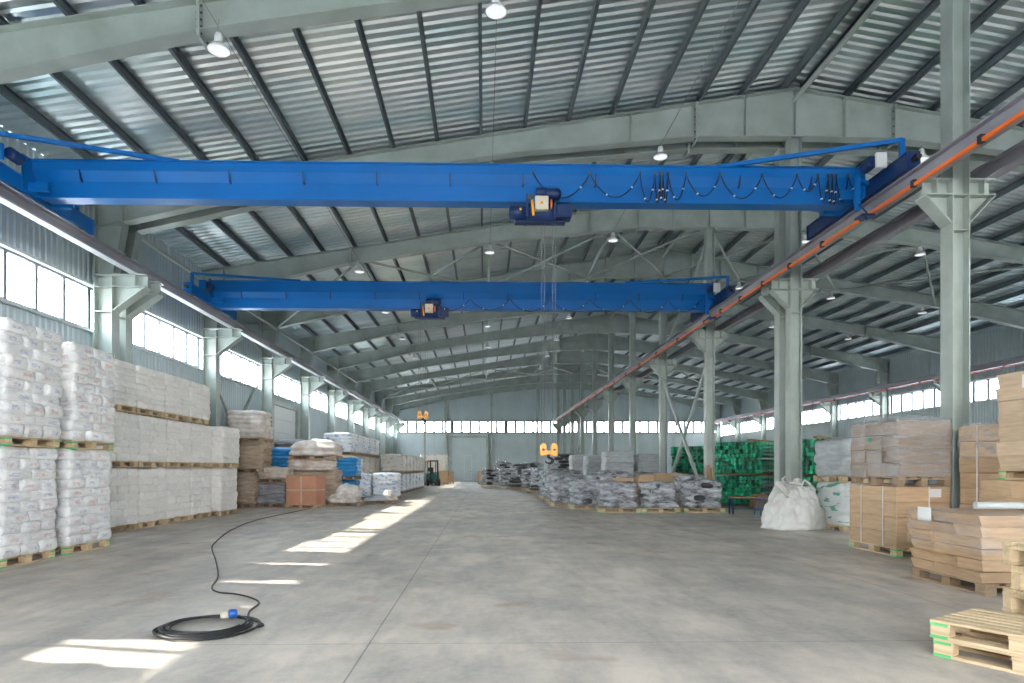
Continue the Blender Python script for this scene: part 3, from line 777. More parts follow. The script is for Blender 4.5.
# pallets ------------------------------------------------------
def pallet_parts(mats=('wood','wood_green'), boards=5, dark=False):
    """1.2 long on x, .8 wide on y, .144 high"""
    P = []
    wd, wg = M[mats[0]], M[mats[1]]
    bw = .8/boards*.80 if boards > 5 else .118
    for i in range(boards):
        y = -.4+bw/2+(.8-bw)*i/(boards-1)
        P.append(('deck_board', MB().b2(-.6,.6,y-bw/2,y+bw/2,.122,.144,.003).mesh('deck_board', wd)))
    for x in (-.5275,0,.5275): P.append(('cross_board', MB().b2(x-.0725,x+.0725,-.4,.4,.100,.1215).mesh('cross_board', wg)))
    for x in (-.5275,0,.5275):
        for y in (-.35,0,.35): P.append(('block', MB().b2(x-.07,x+.07,y-.05,y+.05,.022,.0995,.004).mesh('block', wd)))
    for y in (-.35,0,.35): P.append(('bottom_board', MB().b2(-.6,.6,y-.05,y+.05,0,.022).mesh('bottom_board', wg)))
    return P
PP5 = pallet_parts(); PP7 = pallet_parts(boards=7)
M['oldwood'] = pbr('weathered_pallet_wood', (.42,.30,.19), .8, var=.15, scale=4, bump=.15, bscale=20, stretch=(1,8,8), rand=.12)
PPO = pallet_parts(('oldwood','oldwood')); PPW = pallet_parts(('wood','wood'))
def simple_pallet_mesh(mat):
    m = MB()
    for nm, me in PP5:
        m.add([v.co[:] for v in me.vertices], [tuple(p.vertices) for p in me.polygons])
    return m.mesh('pallet', mat)
PS = {True: simple_pallet_mesh(M['wood']), False: simple_pallet_mesh(M['oldwood'])}
def pallet(x, y, z, rz, label, lx=1.2, ly=.8, parts=PP5, group='pallets under goods', zs=1.):
    sc = (lx/1.2, ly/.8, zs)
    if parts in (True, False):
        o = put('wooden_pallet', PS[parts], None, (x,y,z), (0,0,rz), sc); return tag(o, label, 'pallet', group)
    t = thing('wooden_pallet', label, 'pallet', (x,y,z), rz, group)
    t.scale = sc
    for nm, me in parts: put(nm, me, t)
    return t
PH = .145

# sack loads ---------------------------------------------------
def sack_meshes(a, b, h, mat, tagn):
    return [lumpy(a*1.05, b*1.05, h*1.14, 1, h*.20, .016, seed=s+tagn, rnd=b*.14, n=36, per=8, crown=h*.08, freq=5).mesh('sack', mat, True) for s in range(5)]
def sack_load(label, group, meshes, a, b, h, layers, loc, rz, sc=(1,1,1), mess=.012, seed=1, name='sack_stack', wrap=False):
    R = random.Random(seed)
    t = thing(name, label, 'sack stack', loc, rz, group); t.scale = sc
    for l in range(layers):
        f = 1 if l % 2 else -1
        spots = [(-b/2, -b, 0), (-b/2, 0, 0), (-b/2, b, 0), (a/2, -a/2, PI/2), (a/2, a/2, PI/2)]
        for x, y, r in spots:
            put('sack', R.choice(meshes), t, (f*x+R.uniform(-1,1)*mess, f*y+R.uniform(-1,1)*mess, l*h), (R.uniform(-.02,.02), R.uniform(-.02,.02), r+R.uniform(-.03,.03)+(PI if R.random() < .5 else 0)))
    if wrap: put('stretch_film', lumpy(a+b+.05, 2*a+.05, h*layers+.02, layers, .02, .015, seed, .08, n=64, per=3, freq=4, crown=.03).mesh('stretch_film', M['film_l'], True), t)
    return t
# near pair of double stacks by the left edge: footprint 1.05 x 1.27
a, b, h = .63, .423, .168
SM = sack_meshes(a, b, h, M['sack'], 10)
XA = -7.16-.525
G1 = 'white printed sack stacks at the left edge'
for i, (yc, w) in enumerate(((10.40, 'first visible'), (11.98, 'second visible'), (8.80, 'third nearest'), (7.42, 'second nearest'), (5.3, 'nearest'))):
    pallet(XA, yc, 0, PI/2, 'green-tipped floor pallet under the %s white sack stack at the left' % w, 1.25, 1.0, group='pallets at the left edge')
    sack_load('lower white printed sack stack, the %s one at the left edge' % w, G1, SM, a, b, h, 10, (XA, yc, PH), 0, (1,1,.985), seed=i+3, wrap=True)
    pallet(XA+.06, yc+.02, 1.835, PI/2, 'raised green-tipped pallet between tiers of the %s white sack stack' % w, 1.25, 1.0, group='pallets at the left edge')
    sack_load('upper white printed sack stack, the %s one at the left edge' % w, G1, SM, a*1.0, b*1.0, h, 10, (XA+.05, yc-.02, 1.98), 0, (1.06,1.02 if i != 1 else .97,1.03 if i == 0 else 1.0), seed=i+23, mess=.02, wrap=True)
# off-white rows behind
a2, b2, h2 = .72, .48, .15
SM2 = sack_meshes(a2, b2, h2, M['sack_cream'], 20)
SM2b = sack_meshes(a2, b2, h2, M['sack_cream'], 31)
G2 = 'offwhite sack stacks along the left wall'
tw = ['bottom', 'middle', 'top']
for tier, zb_, n, hh in ((0, 0, 5, 1.32), (1, 1.52, 5, 1.12), (2, 2.84, 4, 1.02)):
    for i in range(n):
        yc = 15.4+1.42*i; xc = -8.93
        dx = .34 if (tier == 1 and i == 4) else 0
        if tier == 0 and i == 4: dx = .26
        if tier == 2: yc -= .1
        pallet(xc+dx, yc, zb_, PI/2, 'wooden pallet under the %s offwhite sack stack of the %s tier by the left wall' % (nth(i), tw[tier]), 1.36, .88, parts=True, group='pallets along the left wall')
        sack_load('offwhite sack stack, %s from the camera in the %s tier by the left wall' % (nth(i), tw[tier]), G2, SM2 if tier != 1 else SM2b, a2, b2, h2, 7, (xc+dx, yc, zb_+PH), 0, (.76,.95,hh/1.06), seed=50+tier*7+i, mess=.01)

# a generic wrapped load ---------------------------------------
def load(u, v_or_Y, w, d, z0, h, mat, label, name='wrapped_stack', cat='wrapped load', group=None, rz=0, pal=True, layers=6, bulge=.03, rough=.025, seed=0, cols=0, taper=0., Y=None, X=None, crown=.04, pl=None, rnd=.1, fr=3., lean=(0,0)):
    y = v_or_Y; x = X_at(u, y) if X is None else X; y = y+d/2
    if pal:
        pallet(x, y, z0, rz, pl or ('pallet under the '+label)[:110], w*.98, d*.98, parts=(pal == 'new'), group='pallets under goods'); z0 += PH
    o = lumpy(w, d, h, layers, bulge, rough, seed, rnd, n=56, per=4, cols=cols, taper=taper, crown=crown, freq=fr, lean=lean).build(name, M[mat], None, True)
    o.location = (x, y, z0); o.rotation_euler = (0,0,rz); tag(o, label, cat, group)
    return o
def L(label): return label
GL = 'mixed sack stacks by the left wall'
# brown/white tall stack of three tiers
load(241, 24.6, 1.05, 1.2, 0, 1.15, 'sack_tan', 'brown bag stack on the floor, lowest of the tall three-tier pile', group=GL, seed=1, layers=7, bulge=.05)
load(246, 24.6, 1.25, 1.2, 1.33, 1.02, 'sack_tan', 'brown bag stack in the middle of the tall three-tier pile', group=GL, seed=2, layers=6, bulge=.05)
load(244, 24.5, 1.45, 1.25, 2.48, 1.02, 'dirty', 'creamy bag stack on top of the tall three-tier pile', group=GL, seed=3, layers=6, bulge=.06, rough=.04, rnd=.25)
load(271, 24.9, 1.15, 1.1, 0, .78, 'darkfilm', 'grey film wrapped stack on the floor left of the reddish carton', group=GL, seed=4, layers=5)
load(271, 24.8, 1.2, 1.1, .94, .42, 'sack_brown', 'low brown and white bag pile on the grey film wrapped stack', group=GL, seed=5, layers=3, bulge=.05, rough=.05, rnd=.2)
load(277, 27.6, 1.45, 1.2, 1.33, 1.0, 'bluefilm', 'bright blue plastic sack stack standing high behind the bag piles', group=GL, seed=6, layers=6, pal=False, bulge=.05)
load(277, 27.6, 1.45, 1.2, 0, 1.14, 'sack_tan', 'tan bag stack on the floor carrying the high blue sacks', group=GL, seed=7, layers=6)
load(286, 29.3, 1.7, 1.1, 0, 2.6, 'darkfilm', 'wide dark grey wrapped stack behind the blue sacks', group=GL, seed=8, layers=9)
# reddish carton
t = thing('carton', 'big reddish brown carton standing on a pallet beside the white bag stacks', 'carton', (X_at(299.5,24.0)+.1, 24.5, PH), -.12)
pallet(X_at(299.5,24.0)+.1, 24.5, 0, -.12, 'wooden pallet under the big reddish carton', 1.2, .95, parts=True)
MB().b2(-.58,.58,-.45,.45,0,1.08,.015).build('carton_body', M['crate'], t)
for s in (-1,1): MB().b2(*sorted((s*.003,s*.585)),-.455,.455,1.082,1.09).build('flap', M['crate'], t)
MB().b2(-.585,.585,-.455,.455,.52,.56).build('band', M['card_pale'], t)
MB().b2(-.03,.03,-.456,-.452,.05,1.05).build('tape', M['card_pale'], t)
# creamy sack piles behind the carton
load(314, 26.4, 1.75, 1.3, 0, 1.25, 'sack_tan', 'tan sack stack on the floor behind the reddish carton', group=GL, seed=11, layers=6, bulge=.05)
load(309, 26.2, 1.8, 1.3, 1.40, .42, 'sack_brown', 'creamy brown sack layer just above the reddish carton', group=GL, seed=12, layers=3, bulge=.06, rough=.05, pal=False, rnd=.2)
load(312, 26.1, 1.95, 1.3, 1.85, .42, 'dirty', 'heap of dusty white sacks, highest behind the reddish carton', group=GL, seed=13, layers=2, bulge=.08, rough=.07, rnd=.3, crown=.22)
load(346, 28.2, .95, 1.1, .99, .78, 'bluefilm', 'bright blue plastic sack stack right of the sack heap', group=GL, seed=14, layers=5, bulge=.05, pal='old')
load(342, 28.2, 1.2, 1.1, 0, .80, 'bluefilm', 'lower blue plastic sack stack on a floor pallet', group=GL, seed=15, layers=4, bulge=.05)
load(345, 25.3, 1.25, .9, 0, .55, 'dirty', 'slumped torn brown and white sacks on a low pallet', group=GL, seed=16, layers=3, bulge=.06, rough=.09, rnd=.3, crown=.15, taper=.25)
load(375, 26.6, 1.0, .8, 0, .18, 'greyfilm', 'thin layer of flat grey bags by the sunlit aisle', group=GL, seed=17, layers=1, bulge=.05, rough=.06, rnd=.3, crown=.06, taper=.2)
load(388, 27.0, .7, .8, 0, .28, 'dirty', 'small slumped bag on the pallet nearest the sunlit aisle', group=GL, seed=18, layers=2, bulge=.05, rough=.06, rnd=.3, crown=.08, taper=.3)
load(362, 30.6, .85, 1.1, 0, 1.05, 'pack_blue', 'narrow white pack stack with blue print behind the low pallets', group=GL, seed=19, layers=6, cols=2)
load(385, 30.8, 1.25, 1.1, 0, 1.10, 'pack_blue', 'wide white pack stack with blue print behind the low pallets', group=GL, seed=20, layers=6, cols=3)
# long rows of white packs beyond
GR = 'white pack stacks in the far left rows'
for tier in range(2):
    for i in range(7):
        y = 38+1.7*i
        load(0, y, 1.35, 1.5, tier*1.16, .98, 'pack_tan' if tier else 'pack_blue', 'white packs %s, %s in the far left aisle row' % (('on the floor','on the second tier')[tier], nth(i)), group=GR, X=-5.4+.03*i, seed=30+tier*9+i, layers=6, cols=3)
for tier in range(3):
    for i in range(5):
        y = 31.5+1.75*i
        load(0, y, 1.4, 1.5, tier*1.07, .90, 'pack_blue' if tier != 1 else 'pack_tan', 'white packs in the %s tier, %s in the second far left row' % (tw[tier], nth(i)), group=GR, X=-7.1, seed=60+tier*9+i, layers=6, cols=3)
for i in range(3):
    load(0, 31.2+1.7*i, 1.2, 1.4, 0, 2.7-.1*i, 'greyfilm', 'tall grey wrapped stack against the left wall, %s from the camera' % nth(i), group=GR, X=-8.75, seed=90+i, layers=10, pal=False)
# far end: stacks and boxes near the forklift and gate
load(434, 60.5, 2.6, 1.3, 0, 2.6, 'pack_tan', 'beige pack stack behind the forklift', seed=95, layers=8, cols=4)
load(443.5, 59, .9, 1.0, 0, 1.05, 'card', 'brown carton stack beside the forklift', seed=96, layers=2, bulge=.01, rough=.01, rnd=.04)
load(450, 62, .7, 1.0, 0, 1.0, 'card', 'small brown carton left of the far gate', seed=97, layers=2, bulge=.01, rough=.01, rnd=.04)
load(486, 60, 1.5, 1.0, 0, 1.05, 'card', 'brown carton in front of the right edge of the far gate', seed=98, layers=2, bulge=.01, rough=.01, rnd=.04)

# forklift ------------------------------------------------------
t = thing('forklift', 'small dark green forklift truck parked by the far left stacks', 'forklift', (X_at(432,55), 55, 0), .25)
MB().prismx([(-.9,.3),(.9,.3),(.95,.9),(.6,1.05),(.1,1.0),(-.1,.62),(-.7,.62),(-.9,.75)], -.48, .48).build('body', M['green_dk'], t)
MB().b2(-.5,.5,.75,1.25,.25,1.1,.08).build('counterweight', M['hook'], t)
m = MB()
for s in (-1,1):
    m.tube([(s*.45,.85,1.0),(s*.43,.6,2.05),(s*.43,-.35,2.08),(s*.45,-.65,.75)], .035, 8)
for k in range(5): m.b2(-.43,.43,-.3+k*.2,-.26+k*.2,2.05,2.09)
m.build('overhead_guard', M['hook'], t)
m = MB()
for s in (-1,1): m.b2(s*.30-.05,s*.30+.05,-1.05,-.93,.1,2.15)
for z in (.3,1.1,2.1): m.b2(-.3,.3,-1.04,-.95,z-.04,z+.04)
m.build('mast', M['hook'], t)
for s in (-1,1):
    MB().prismx([(-1.12,.05),(-2.1,.05),(-2.1,.08),(-1.16,.1),(-1.16,.6),(-1.12,.6)], s*.2-.05, s*.2+.05).build('fork', M['hook'], t)
    for yy, r in ((-.65,.3),(.8,.25)): MB().lathe([(r*.6,-.1),(r,-.09),(r,.09),(r*.6,.1)], (s*.46,yy,r), 20, 'x').build('wheel', M['black'], t)
m = MB(); m.b2(-.22,.22,.15,.6,1.0,1.12,.03); m.b2(-.22,.22,.52,.64,1.1,1.55,.03); m.build('seat', M['black'], t)
MB().lathe([(.05,0),(.06,.02),(.05,.1),(.02,.12)], (-.35,-.3,2.09), 10).build('beacon', M['orange'], t)
MB().b2(-.42,-.3,-.72,-.66,1.1,1.2).build('headlamp', M['paper'], t)

# right: coils of black hose wrapped in film ---------------------
def torus(R, r, z, seed, n=26, k=8):
    m = MB(); rr = random.Random(seed)
    pts = [((R+rr.uniform(-.015,.015))*math.cos(2*PI*i/n), (R*.92+rr.uniform(-.015,.015))*math.sin(2*PI*i/n), z+rr.uniform(-.008,.008)) for i in range(n)]
    return m.tube(pts, r, k, closed=True)
CM = [torus(.42, .13, 0, s).mesh('hose_coil', M['coil'], True) for s in range(3)]
GC = 'film wrapped hose coil pallets along the aisle'
def coils(u, y, w, h, label, seed, base=0, pal='new', tilt=.05, film_='film_d', d=1.05):
    R = random.Random(seed); x = X_at(u, y)
    yc = y+d/2
    if pal: pallet(x, yc, base, R.uniform(-.05,.05), ('pallet under the '+label), w*.97, d*.95, parts=(PP5 if (y < 23.5 and base == 0) else (pal == 'new')), group='pallets under hose coils'); z0 = base+PH
    else: z0 = base
    t = thing('wrapped_hose_coils', label, 'hose coils', (x, yc, z0), R.uniform(-.2,.2), GC)
    n = max(2, int(h/.2)); dz = h/n
    for i in range(n):
        put('hose_coil', R.choice(CM), t, (R.uniform(-.05,.05), R.uniform(-.04,.04), dz*(i+.5)), (R.uniform(-tilt,tilt), R.uniform(-tilt,tilt), R.uniform(0,6)), (w*.80/1.1, d*.80/1.05, dz/.26*1.0))
    put('stretch_film', lumpy(w*1.0, d*1.0, h, n, .05, .045, seed, .36, n=60, per=5, crown=.05, taper=.06, freq=2.5).mesh('stretch_film', M[film_], True), t)
    return t
rows = [(705.5,21.6,1.42,.90,'film wrapped hose coils, rightmost of the front row, by the bench'),
        (662,21.6,1.32,.84,'film wrapped hose coils, second from right in the front row'),
        (620.5,21.6,1.42,.86,'film wrapped hose coils, third from right in the front row'),
        (587.5,23.4,1.25,.88,'film wrapped hose coils, fourth from right in the front row'),
        (566,25.2,1.2,1.0,'film wrapped hose coils where the front row turns along the aisle'),
        (559,28.0,1.2,1.15,'silvery wrapped coil pallet just behind the turn of the row'),
        (552,31.5,1.3,1.2,'silvery wrapped coil pallet by the aisle below the hook block, right side')]
for i, (u, y, w, h, lb) in enumerate(rows):
    coils(u, y, w, h, lb, 200+i, film_='film_d')
far_rows = [(538,38.5,1.15,.35,'low brown topped coil pallet jutting into the aisle'),
            (541,41,1.3,1.15,'film wrapped coil stack behind the low aisle pallet'),
            (531,44,1.3,1.25,'dark coil stack left of the low aisle pallet'),
            (517,46.5,1.5,.75,'low black coil pallet left of the silvery stacks'),
            (509,48.5,1.5,1.25,'tall dark coil pallet behind the low black one'),
            (491,51.5,1.7,1.25,'leftmost black coil pallet nearest the far gate'),
            (522,52,1.7,1.7,'tallest dark coil stack in the far right group'),
            (505,57,1.8,1.9,'farthest grey coil stack near the end wall'),
            (534,55,1.8,1.8,'grey coil stack at the end wall behind the hook'),
            (560,36,1.3,1.3,'coil stack behind the silvery aisle pallets'),
            (572,33,1.3,1.2,'coil stack behind the fifth silvery pallet'),
            (563,45,2.2,2.3,'tall grey coil stack rising behind the aisle row')]
for i, (u, y, w, h, lb) in enumerate(far_rows):
    coils(u, y, w, h, lb, 300+i, film_='film_d' if i % 3 else 'film_l', d=1.2)
back_row = [(600,25.8,1.3,1.05),(573,29.6,1.2,1.15),(640,24.2,1.4,.92),(697,24.4,1.5,1.05),(615,27.6,1.4,1.2),(650,28,1.5,1.1)]
bl = ['grey coil stack behind the fourth front row pallet','grey coil stack behind the fifth front row pallet','coil stack behind the gap of second and third pallets','coil stack behind the rightmost front row pallet','coil stack two rows behind the third front pallet','coil stack two rows behind the second front pallet']
for i, ((u, y, w, h), lb) in enumerate(zip(back_row, bl)): coils(u, y, w, h, lb, 400+i, film_='film_d', d=1.2)
# brown cartons behind the coil row
for i, (u, y, w, z, h, lb) in enumerate([(627,23.2,.68,0,1.12,'low brown carton left of the middle gap behind the hose coils'),(649,23.1,.58,0,1.18,'brown carton in the middle behind the hose coils'),(658,26.2,1.3,0,1.22,'long brown carton behind the second hose coil pallet'),(672,25.6,1.0,0,1.28,'brown carton at the right behind the hose coils')]):
    t = thing('carton', lb, 'carton', (X_at(u,y), y+.7, z), 0, 'cartons behind the hose coils')
    MB().b2(-w/2,w/2,-.35,.35,0,h,.01).build('carton_body', M['card'], t)
    MB().b2(-w/2-.002,w/2+.002,-.04,.04,h,h+.004).build('tape', M['card_pale'], t)
# grey-white sheet stacks behind
for i, (u, y, w, z, h, lb) in enumerate([(620,31,1.4,0,2.15,'white sheet stack behind the coils, left of the pair'),(652,30.6,1.4,0,1.0,'lower half of the right white sheet stack behind the coils'),(652,30.6,1.3,1.15,.85,'upper half of the right white sheet stack behind the coils'),(600,34.8,1.5,0,2.0,'grey sheet stack farther left behind the coils'),(585,38,1.6,0,2.1,'pale sheet stack far behind the coil row')]):
    load(u, y, w, 1.3, z, h, 'greyfilm', lb, seed=120+i, layers=max(4,int(h/.14)), bulge=.03, group='sheet stacks behind the coils', name='sheet_stack', cat='sheet stack')

# green pipe bundles ---------------------------------------------
pv = []; npp = 10
def pipe_mesh(L_, s):
    r, r2 = .078, .058; vs = []; n = 10
    for (x, q) in ((.05,r2),(0,r2),(0,r),(L_,r),(L_,r2),(L_-.05,r2)):
        vs += [(x, q*math.cos(2*PI*k/n), q*math.sin(2*PI*k/n)) for k in range(n)]
    fs = [(i*n+k,i*n+(k+1)%n,(i+1)*n+(k+1)%n,(i+1)*n+k) for i in range(5) for k in range(n)]
    fs.append(tuple(range(n))); 
    return MB().add(vs, fs).mesh('pipe', M['green'], False)
PM = [pipe_mesh(4.6, 0)]
def bundle(u, y, z0, rows_, cols_, label, rz=PI/4, seed=0):
    R = random.Random(seed); x = X_at(u, y)
    t = thing('pipe_bundle', label, 'pipe bundle', (x, y, z0), rz, 'green pipe bundles')
    for xx in (.5, 2.3, 4.1):
        MB().b2(xx-.05,xx+.05,-cols_*.08,cols_*.08,0,.08).build('timber_bearer', M['timber'], t)
        m = MB(); H = .08+rows_*.158; W = cols_*.08+.01
        m.b2(xx+.1,xx+.13,-W,W,H,H+.006); m.b2(xx+.1,xx+.13,-W-.006,-W,.08,H+.006); m.b2(xx+.1,xx+.13,W,W+.006,.08,H+.006)
        m.build('strap', M['black'], t)
    for r in range(rows_):
        for c in range(cols_):
            put('pipe', PM[0], t, (R.uniform(-.22,.10), -cols_*.08+.08+c*.16+R.uniform(-.01,.01), .16+r*.158+R.uniform(-.006,.006)), (R.uniform(0,6),0,0))
    m = MB(); H = .08+rows_*.158
    return H
b1 = [(738,25.6,'nearer middle'),(690,31.0,'farther left'),(806,23.2,'right, behind the big white bag')]
for i, (u, y, w) in enumerate(b1):
    H = bundle(u, y, 0, 7, 12, 'lower green pipe bundle on the floor, %s' % w, seed=i)
    bundle(u, y, H+.02, 8, 12, 'upper green pipe bundle, %s' % w, seed=i+10)
# timber on top of the bundles
for i, (u, y, z) in enumerate(((748,26.4,2.62),(815,24.0,2.62))):
    o = MB().b2(0,3.6,-.06,.06,0,.08).build('timber_batten', M['timber']); o.location = (X_at(u,y), y, z); o.rotation_euler=(0,0,PI/4)
    tag(o, 'brown timber batten lying on the %s upper green pipe bundle' % ('middle','right')[i], 'timber', 'timber battens')

# trestle bench, rope, stool --------------------------------------
xb, yb = X_at(750, 21.0), 21.0
t = thing('trestle_bench', 'low dark bench with a brown plank top right of the hose coils', 'bench', (xb, yb, 0), 0)
MB().b2(-.68,.5,-.2,.2,.52,.57,.005).build('bench_top', M['timber'], t)
for x in (-.62,.42):
    for y in (-.16,.16): MB().b2(x-.02,x+.02,y-.02,y+.02,0,.52).build('leg', M['blue_dk'], t)
MB().b2(-.62,.42,-.015,.015,.15,.18).build('stretcher', M['blue_dk'], t)
t = thing('coiled_rope', 'brown rope bundle draped over the end of the bench', 'rope', (xb+.26, yb, .57), 0)
m = MB()
for k in range(6):
    dx = k*.045
    m = MB().tube([(dx-.18,.22,-.35),(dx-.14,.225,-.1),(dx-.1,.2,.03),(dx,0,.06),(dx-.02,-.2,.04),(dx-.1,-.235,-.12),(dx-.22,-.25,-.42+.04*k),(dx-.12,-.27,-.45+.03*k),(dx-.02,-.245,-.1)], .022, 7)
    m.build('rope_loop', M['ropebrown'], t, True)
M['stoolblue'] = pbr('worn_blue_paint', (.04,.17,.40), .5)
t = thing('blue_stool', 'small worn blue metal stool between the bench and the big white bag', 'stool', (X_at(763,20.4), 20.4, 0), .1)
MB().b2(-.18,.18,-.18,.18,.50,.53,.005).build('seat', M['stoolblue'], t)
for x in (-1,1):
    for y in (-1,1): MB().bar((x*.15,y*.15,.5),(x*.19,y*.19,.0),.03,.03).build('leg', M['stoolblue'], t)
m = MB()
for s in (-1,1): m.b2(-.17,.17,s*.17-.012,s*.17+.012,.18,.21); m.b2(s*.17-.012,s*.17+.012,-.17,.17,.18,.21)
m.build('stretcher', M['stoolblue'], t)
t = thing('yellow_tool', 'small yellow power tool on the floor by the big white bag', 'tool', (X_at(769,20.0), 20.0, 0), .3)
MB().b2(-.1,.12,-.08,.08,0,.2,.03).build('tool_body', M['yellow'], t)
MB().tube([(-.08,0,.19),(-.06,0,.28),(.06,0,.28),(.09,0,.19)], .015, 8).build('handle', M['black'], t, True)
m = MB().tube([(0,0,0),(0,0,.55)], .06, 10); 
for i, (u, hgt) in enumerate(((707.5,1.6),(712,1.5))):
    o = MB().tube([(0,0,0),(.01,0,hgt)], .055, 10).build('timber_post', M['timber']); o.location = (X_at(u,22.8), 22.8, 0)
    tag(o, 'short brown post leaning by the middle column behind the coils, %s one' % ('left','right')[i], 'post', 'short posts by the column')

# big white bulk bag ----------------------------------------------
t = thing('bulk_bag', 'big crumpled white woven bulk bag with lifting loops on the floor', 'bulk bag', (X_at(806,15.3), 15.95, 0), .25)
bb = lumpy(1.42, 1.15, .98, 1, .07, .10, 77, .30, n=90, per=26, crown=.12, taper=.32, freq=2.2)
bb.build('bag_body', M['fibc'], t, True)
m = MB(); 
MB().add(*(lambda q: (q.v, q.f))(lumpy(.5,.42,.17,2,.06,.07,78,.2,n=40,per=6,crown=.05,taper=.35,freq=5))).build('bag_neck', M['fibc'], t, True).location = (.05,.0,1.0)
for i, (pts) in enumerate(([(-.42,-.35,1.02),(-.62,-.38,1.18),(-.80,-.40,1.30),(-.83,-.41,1.26),(-.66,-.40,1.12),(-.48,-.40,.92)],
                           [(.30,-.30,1.05),(.22,-.3,1.25),(.12,-.26,1.33),(.05,-.24,1.2),(.02,-.25,1.08)],
                           [(-.05,.2,1.1),(-.15,.2,1.35),(-.08,.18,1.42),(.05,.2,1.15)],
                           [(.48,.1,.9),(.55,.1,1.1),(.6,.05,1.05),(.58,.0,.8)])):
    MB().tube([(x, y, z-.12) for x, y, z in pts], .028, 8).build('lifting_loop', M['fibc'], t, True)
MB().tube([(-.1,-.60,1.0),(-.05,-.62,.6),(-.0,-.64,.1)], .012, 6).build('seam', M['fibc'], t, True)

# white stacks with green print -----------------------------------
for i, (z, h, dx, lb) in enumerate(((0,1.0,0,'lower white pack stack with green print right of the bulk bag'),(1.16,.86,-.02,'upper film wrapped white pack stack right of the bulk bag'))):
    load(0, 14.9, 1.15, 1.35, z, h, ('pack_green','greyfilm')[i], lb, X=8.92+dx, seed=130+i, layers=(4,3)[i], cols=2, bulge=.05, rough=.03, pal='new', group='white packs right of the bulk bag')
load(0, 16.4, 1.2, 1.0, 0, 1.3, 'greyfilm', 'grey wrapped stack half hidden behind the bulk bag', X=9.6, seed=133, layers=5)

# cardboard loads on the right ------------------------------------
def strapband(t, x0,x1,y0,y1,h,ax,p,mat='strap'):
    m = MB(); e = .004
    if ax == 'x':
        m.b2(p-.012,p+.012,y0-e,y1+e,h,h+e); m.b2(p-.012,p+.012,y0-e-.002,y0-.001,0.,h+e); m.b2(p-.012,p+.012,y1+.001,y1+e,0.,h+e)
    else:
        m.b2(x0-e,x1+e,p-.012,p+.012,h,h+e); m.b2(x0-e-.002,x0-.001,p-.012,p+.012,0.,h+e); m.b2(x1+.001,x1+e,p-.012,p+.012,0.,h+e)
    m.build('strap', M[mat], t)
# E lower: kraft sheet block
xe, ye = 7.42, 11.49
pallet(xe, ye, 0, PI/2, 'wooden pallet under the strapped block of kraft sheets', 1.42, .94, parts=PP5, group='pallets on the right')
t = thing('cardboard_sheet_block', 'strapped block of tan kraft sheets on the floor below the film wrapped load', 'cardboard stack', (xe, ye, PH), 0)
R = random.Random(5)
for l in range(4):
    s = .005*R.uniform(-1,1)
    MB().b2(-.465+s,.465+s,-.70,.70,l*.26,l*.26+.258,.006).build('sheet_bundle', M['card'], t)
for p in (-.35, .3): strapband(t, -.472,.472,-.702,.702,1.04,'y',p)
strapband(t, -.472,.472,-.702,.702,1.04,'x',.1)
MB().b2(.10,.30,-.712,-.709,.86,1.0).build('label_sheet', M['paper'], t)
# E upper: film wrapped grey-brown load
pallet(xe+.02, ye, 1.20, PI/2, 'raised wooden pallet under the film wrapped grey brown carton load', 1.42, .9, parts=PPO, group='pallets on the right')
t = thing('wrapped_carton_load', 'film wrapped grey brown carton load on top of the kraft sheet block', 'cardboard stack', (xe+.02, ye, 1.345), 0)
for l in range(4):
    for j in range(3):
        dx = R.uniform(-.012,.012)
        MB().b2(-.455+dx,.455+dx,-.71+j*.474,-.71+j*.474+.47,l*.24,l*.24+.238,.012).build('carton_bundle', M['card_grey'], t)
put('stretch_film', lumpy(.96,1.48,1.0,4,.02,.018,140,.06,n=80,per=5,crown=.05,freq=4).mesh('stretch_film', M['film'], True), t, (0,0,-.02))
put('crumpled_film', lumpy(.86,1.15,.06,1,.05,.09,141,.2,n=80,per=5,crown=.09,freq=5).mesh('crumpled_film', M['film'], True), t, (.0,-.05,.96))
MB().b2(-.502,-.495,-.0,.10,.62,.70).build('printed_mark', M['greenp'], t)
# stack behind, right of the column
xk, yk = 8.37, 10.12
pallet(xk, yk, 0, PI/2, 'wooden pallet under the strapped brown carton stack at the near column', 1.2, .9, parts=PPO, group='pallets on the right')
t = thing('carton_stack', 'brown carton stack with a white strap in front of the near column', 'cardboard stack', (xk, yk, PH), 0)
for l in range(8):
    dx = R.uniform(-.012,.012); MB().b2(-.43+dx,.43+dx,-.54,.54,l*.255,l*.255+.253,.01).build('carton_bundle', M['card'], t)
strapband(t,-.45,.45,-.55,.55,2.045,'y',.12)
put('stretch_film', lumpy(.93,1.15,.62,3,.02,.018,142,.05,n=60,per=5,freq=4).mesh('stretch_film', M['film'], True), t, (0,0,1.45))
# layered carton bundles
def layered(t, W, D, H, nl, nj, mat, over=.035, jit=.02, seed=0, ni=1):
    R = random.Random(seed); lh = H/nl
    for l in range(nl):
        for j in range(nj):
            for i in range(ni):
                w = W/ni; d = D/nj; cx = -W/2+w*(i+.5)+R.uniform(-jit,jit); cy = -D/2+d*(j+.5)
                o = over*R.uniform(.3,1.3); hw, hd = w/2, d/2-.004
                m = MB(); z0 = l*lh; z1 = (l+1)*lh-.004
                vs = [(-hw,-hd,z0),(hw,-hd,z0),(hw,hd,z0),(-hw,hd,z0),(-hw-o,-hd-o*.5,z1),(hw+o*.5,-hd-o*.5,z1),(hw+o*.5,hd,z1),(-hw-o,hd,z1)]
                vs = [(x+cx,y+cy,z+R.uniform(-.004,.004)) for x,y,z in vs]
                m.add(vs, [(0,3,2,1),(4,5,6,7),(0,1,5,4),(1,2,6,5),(2,3,7,6),(3,0,4,7)])
                m.build('carton_bundle', M[mat], t)
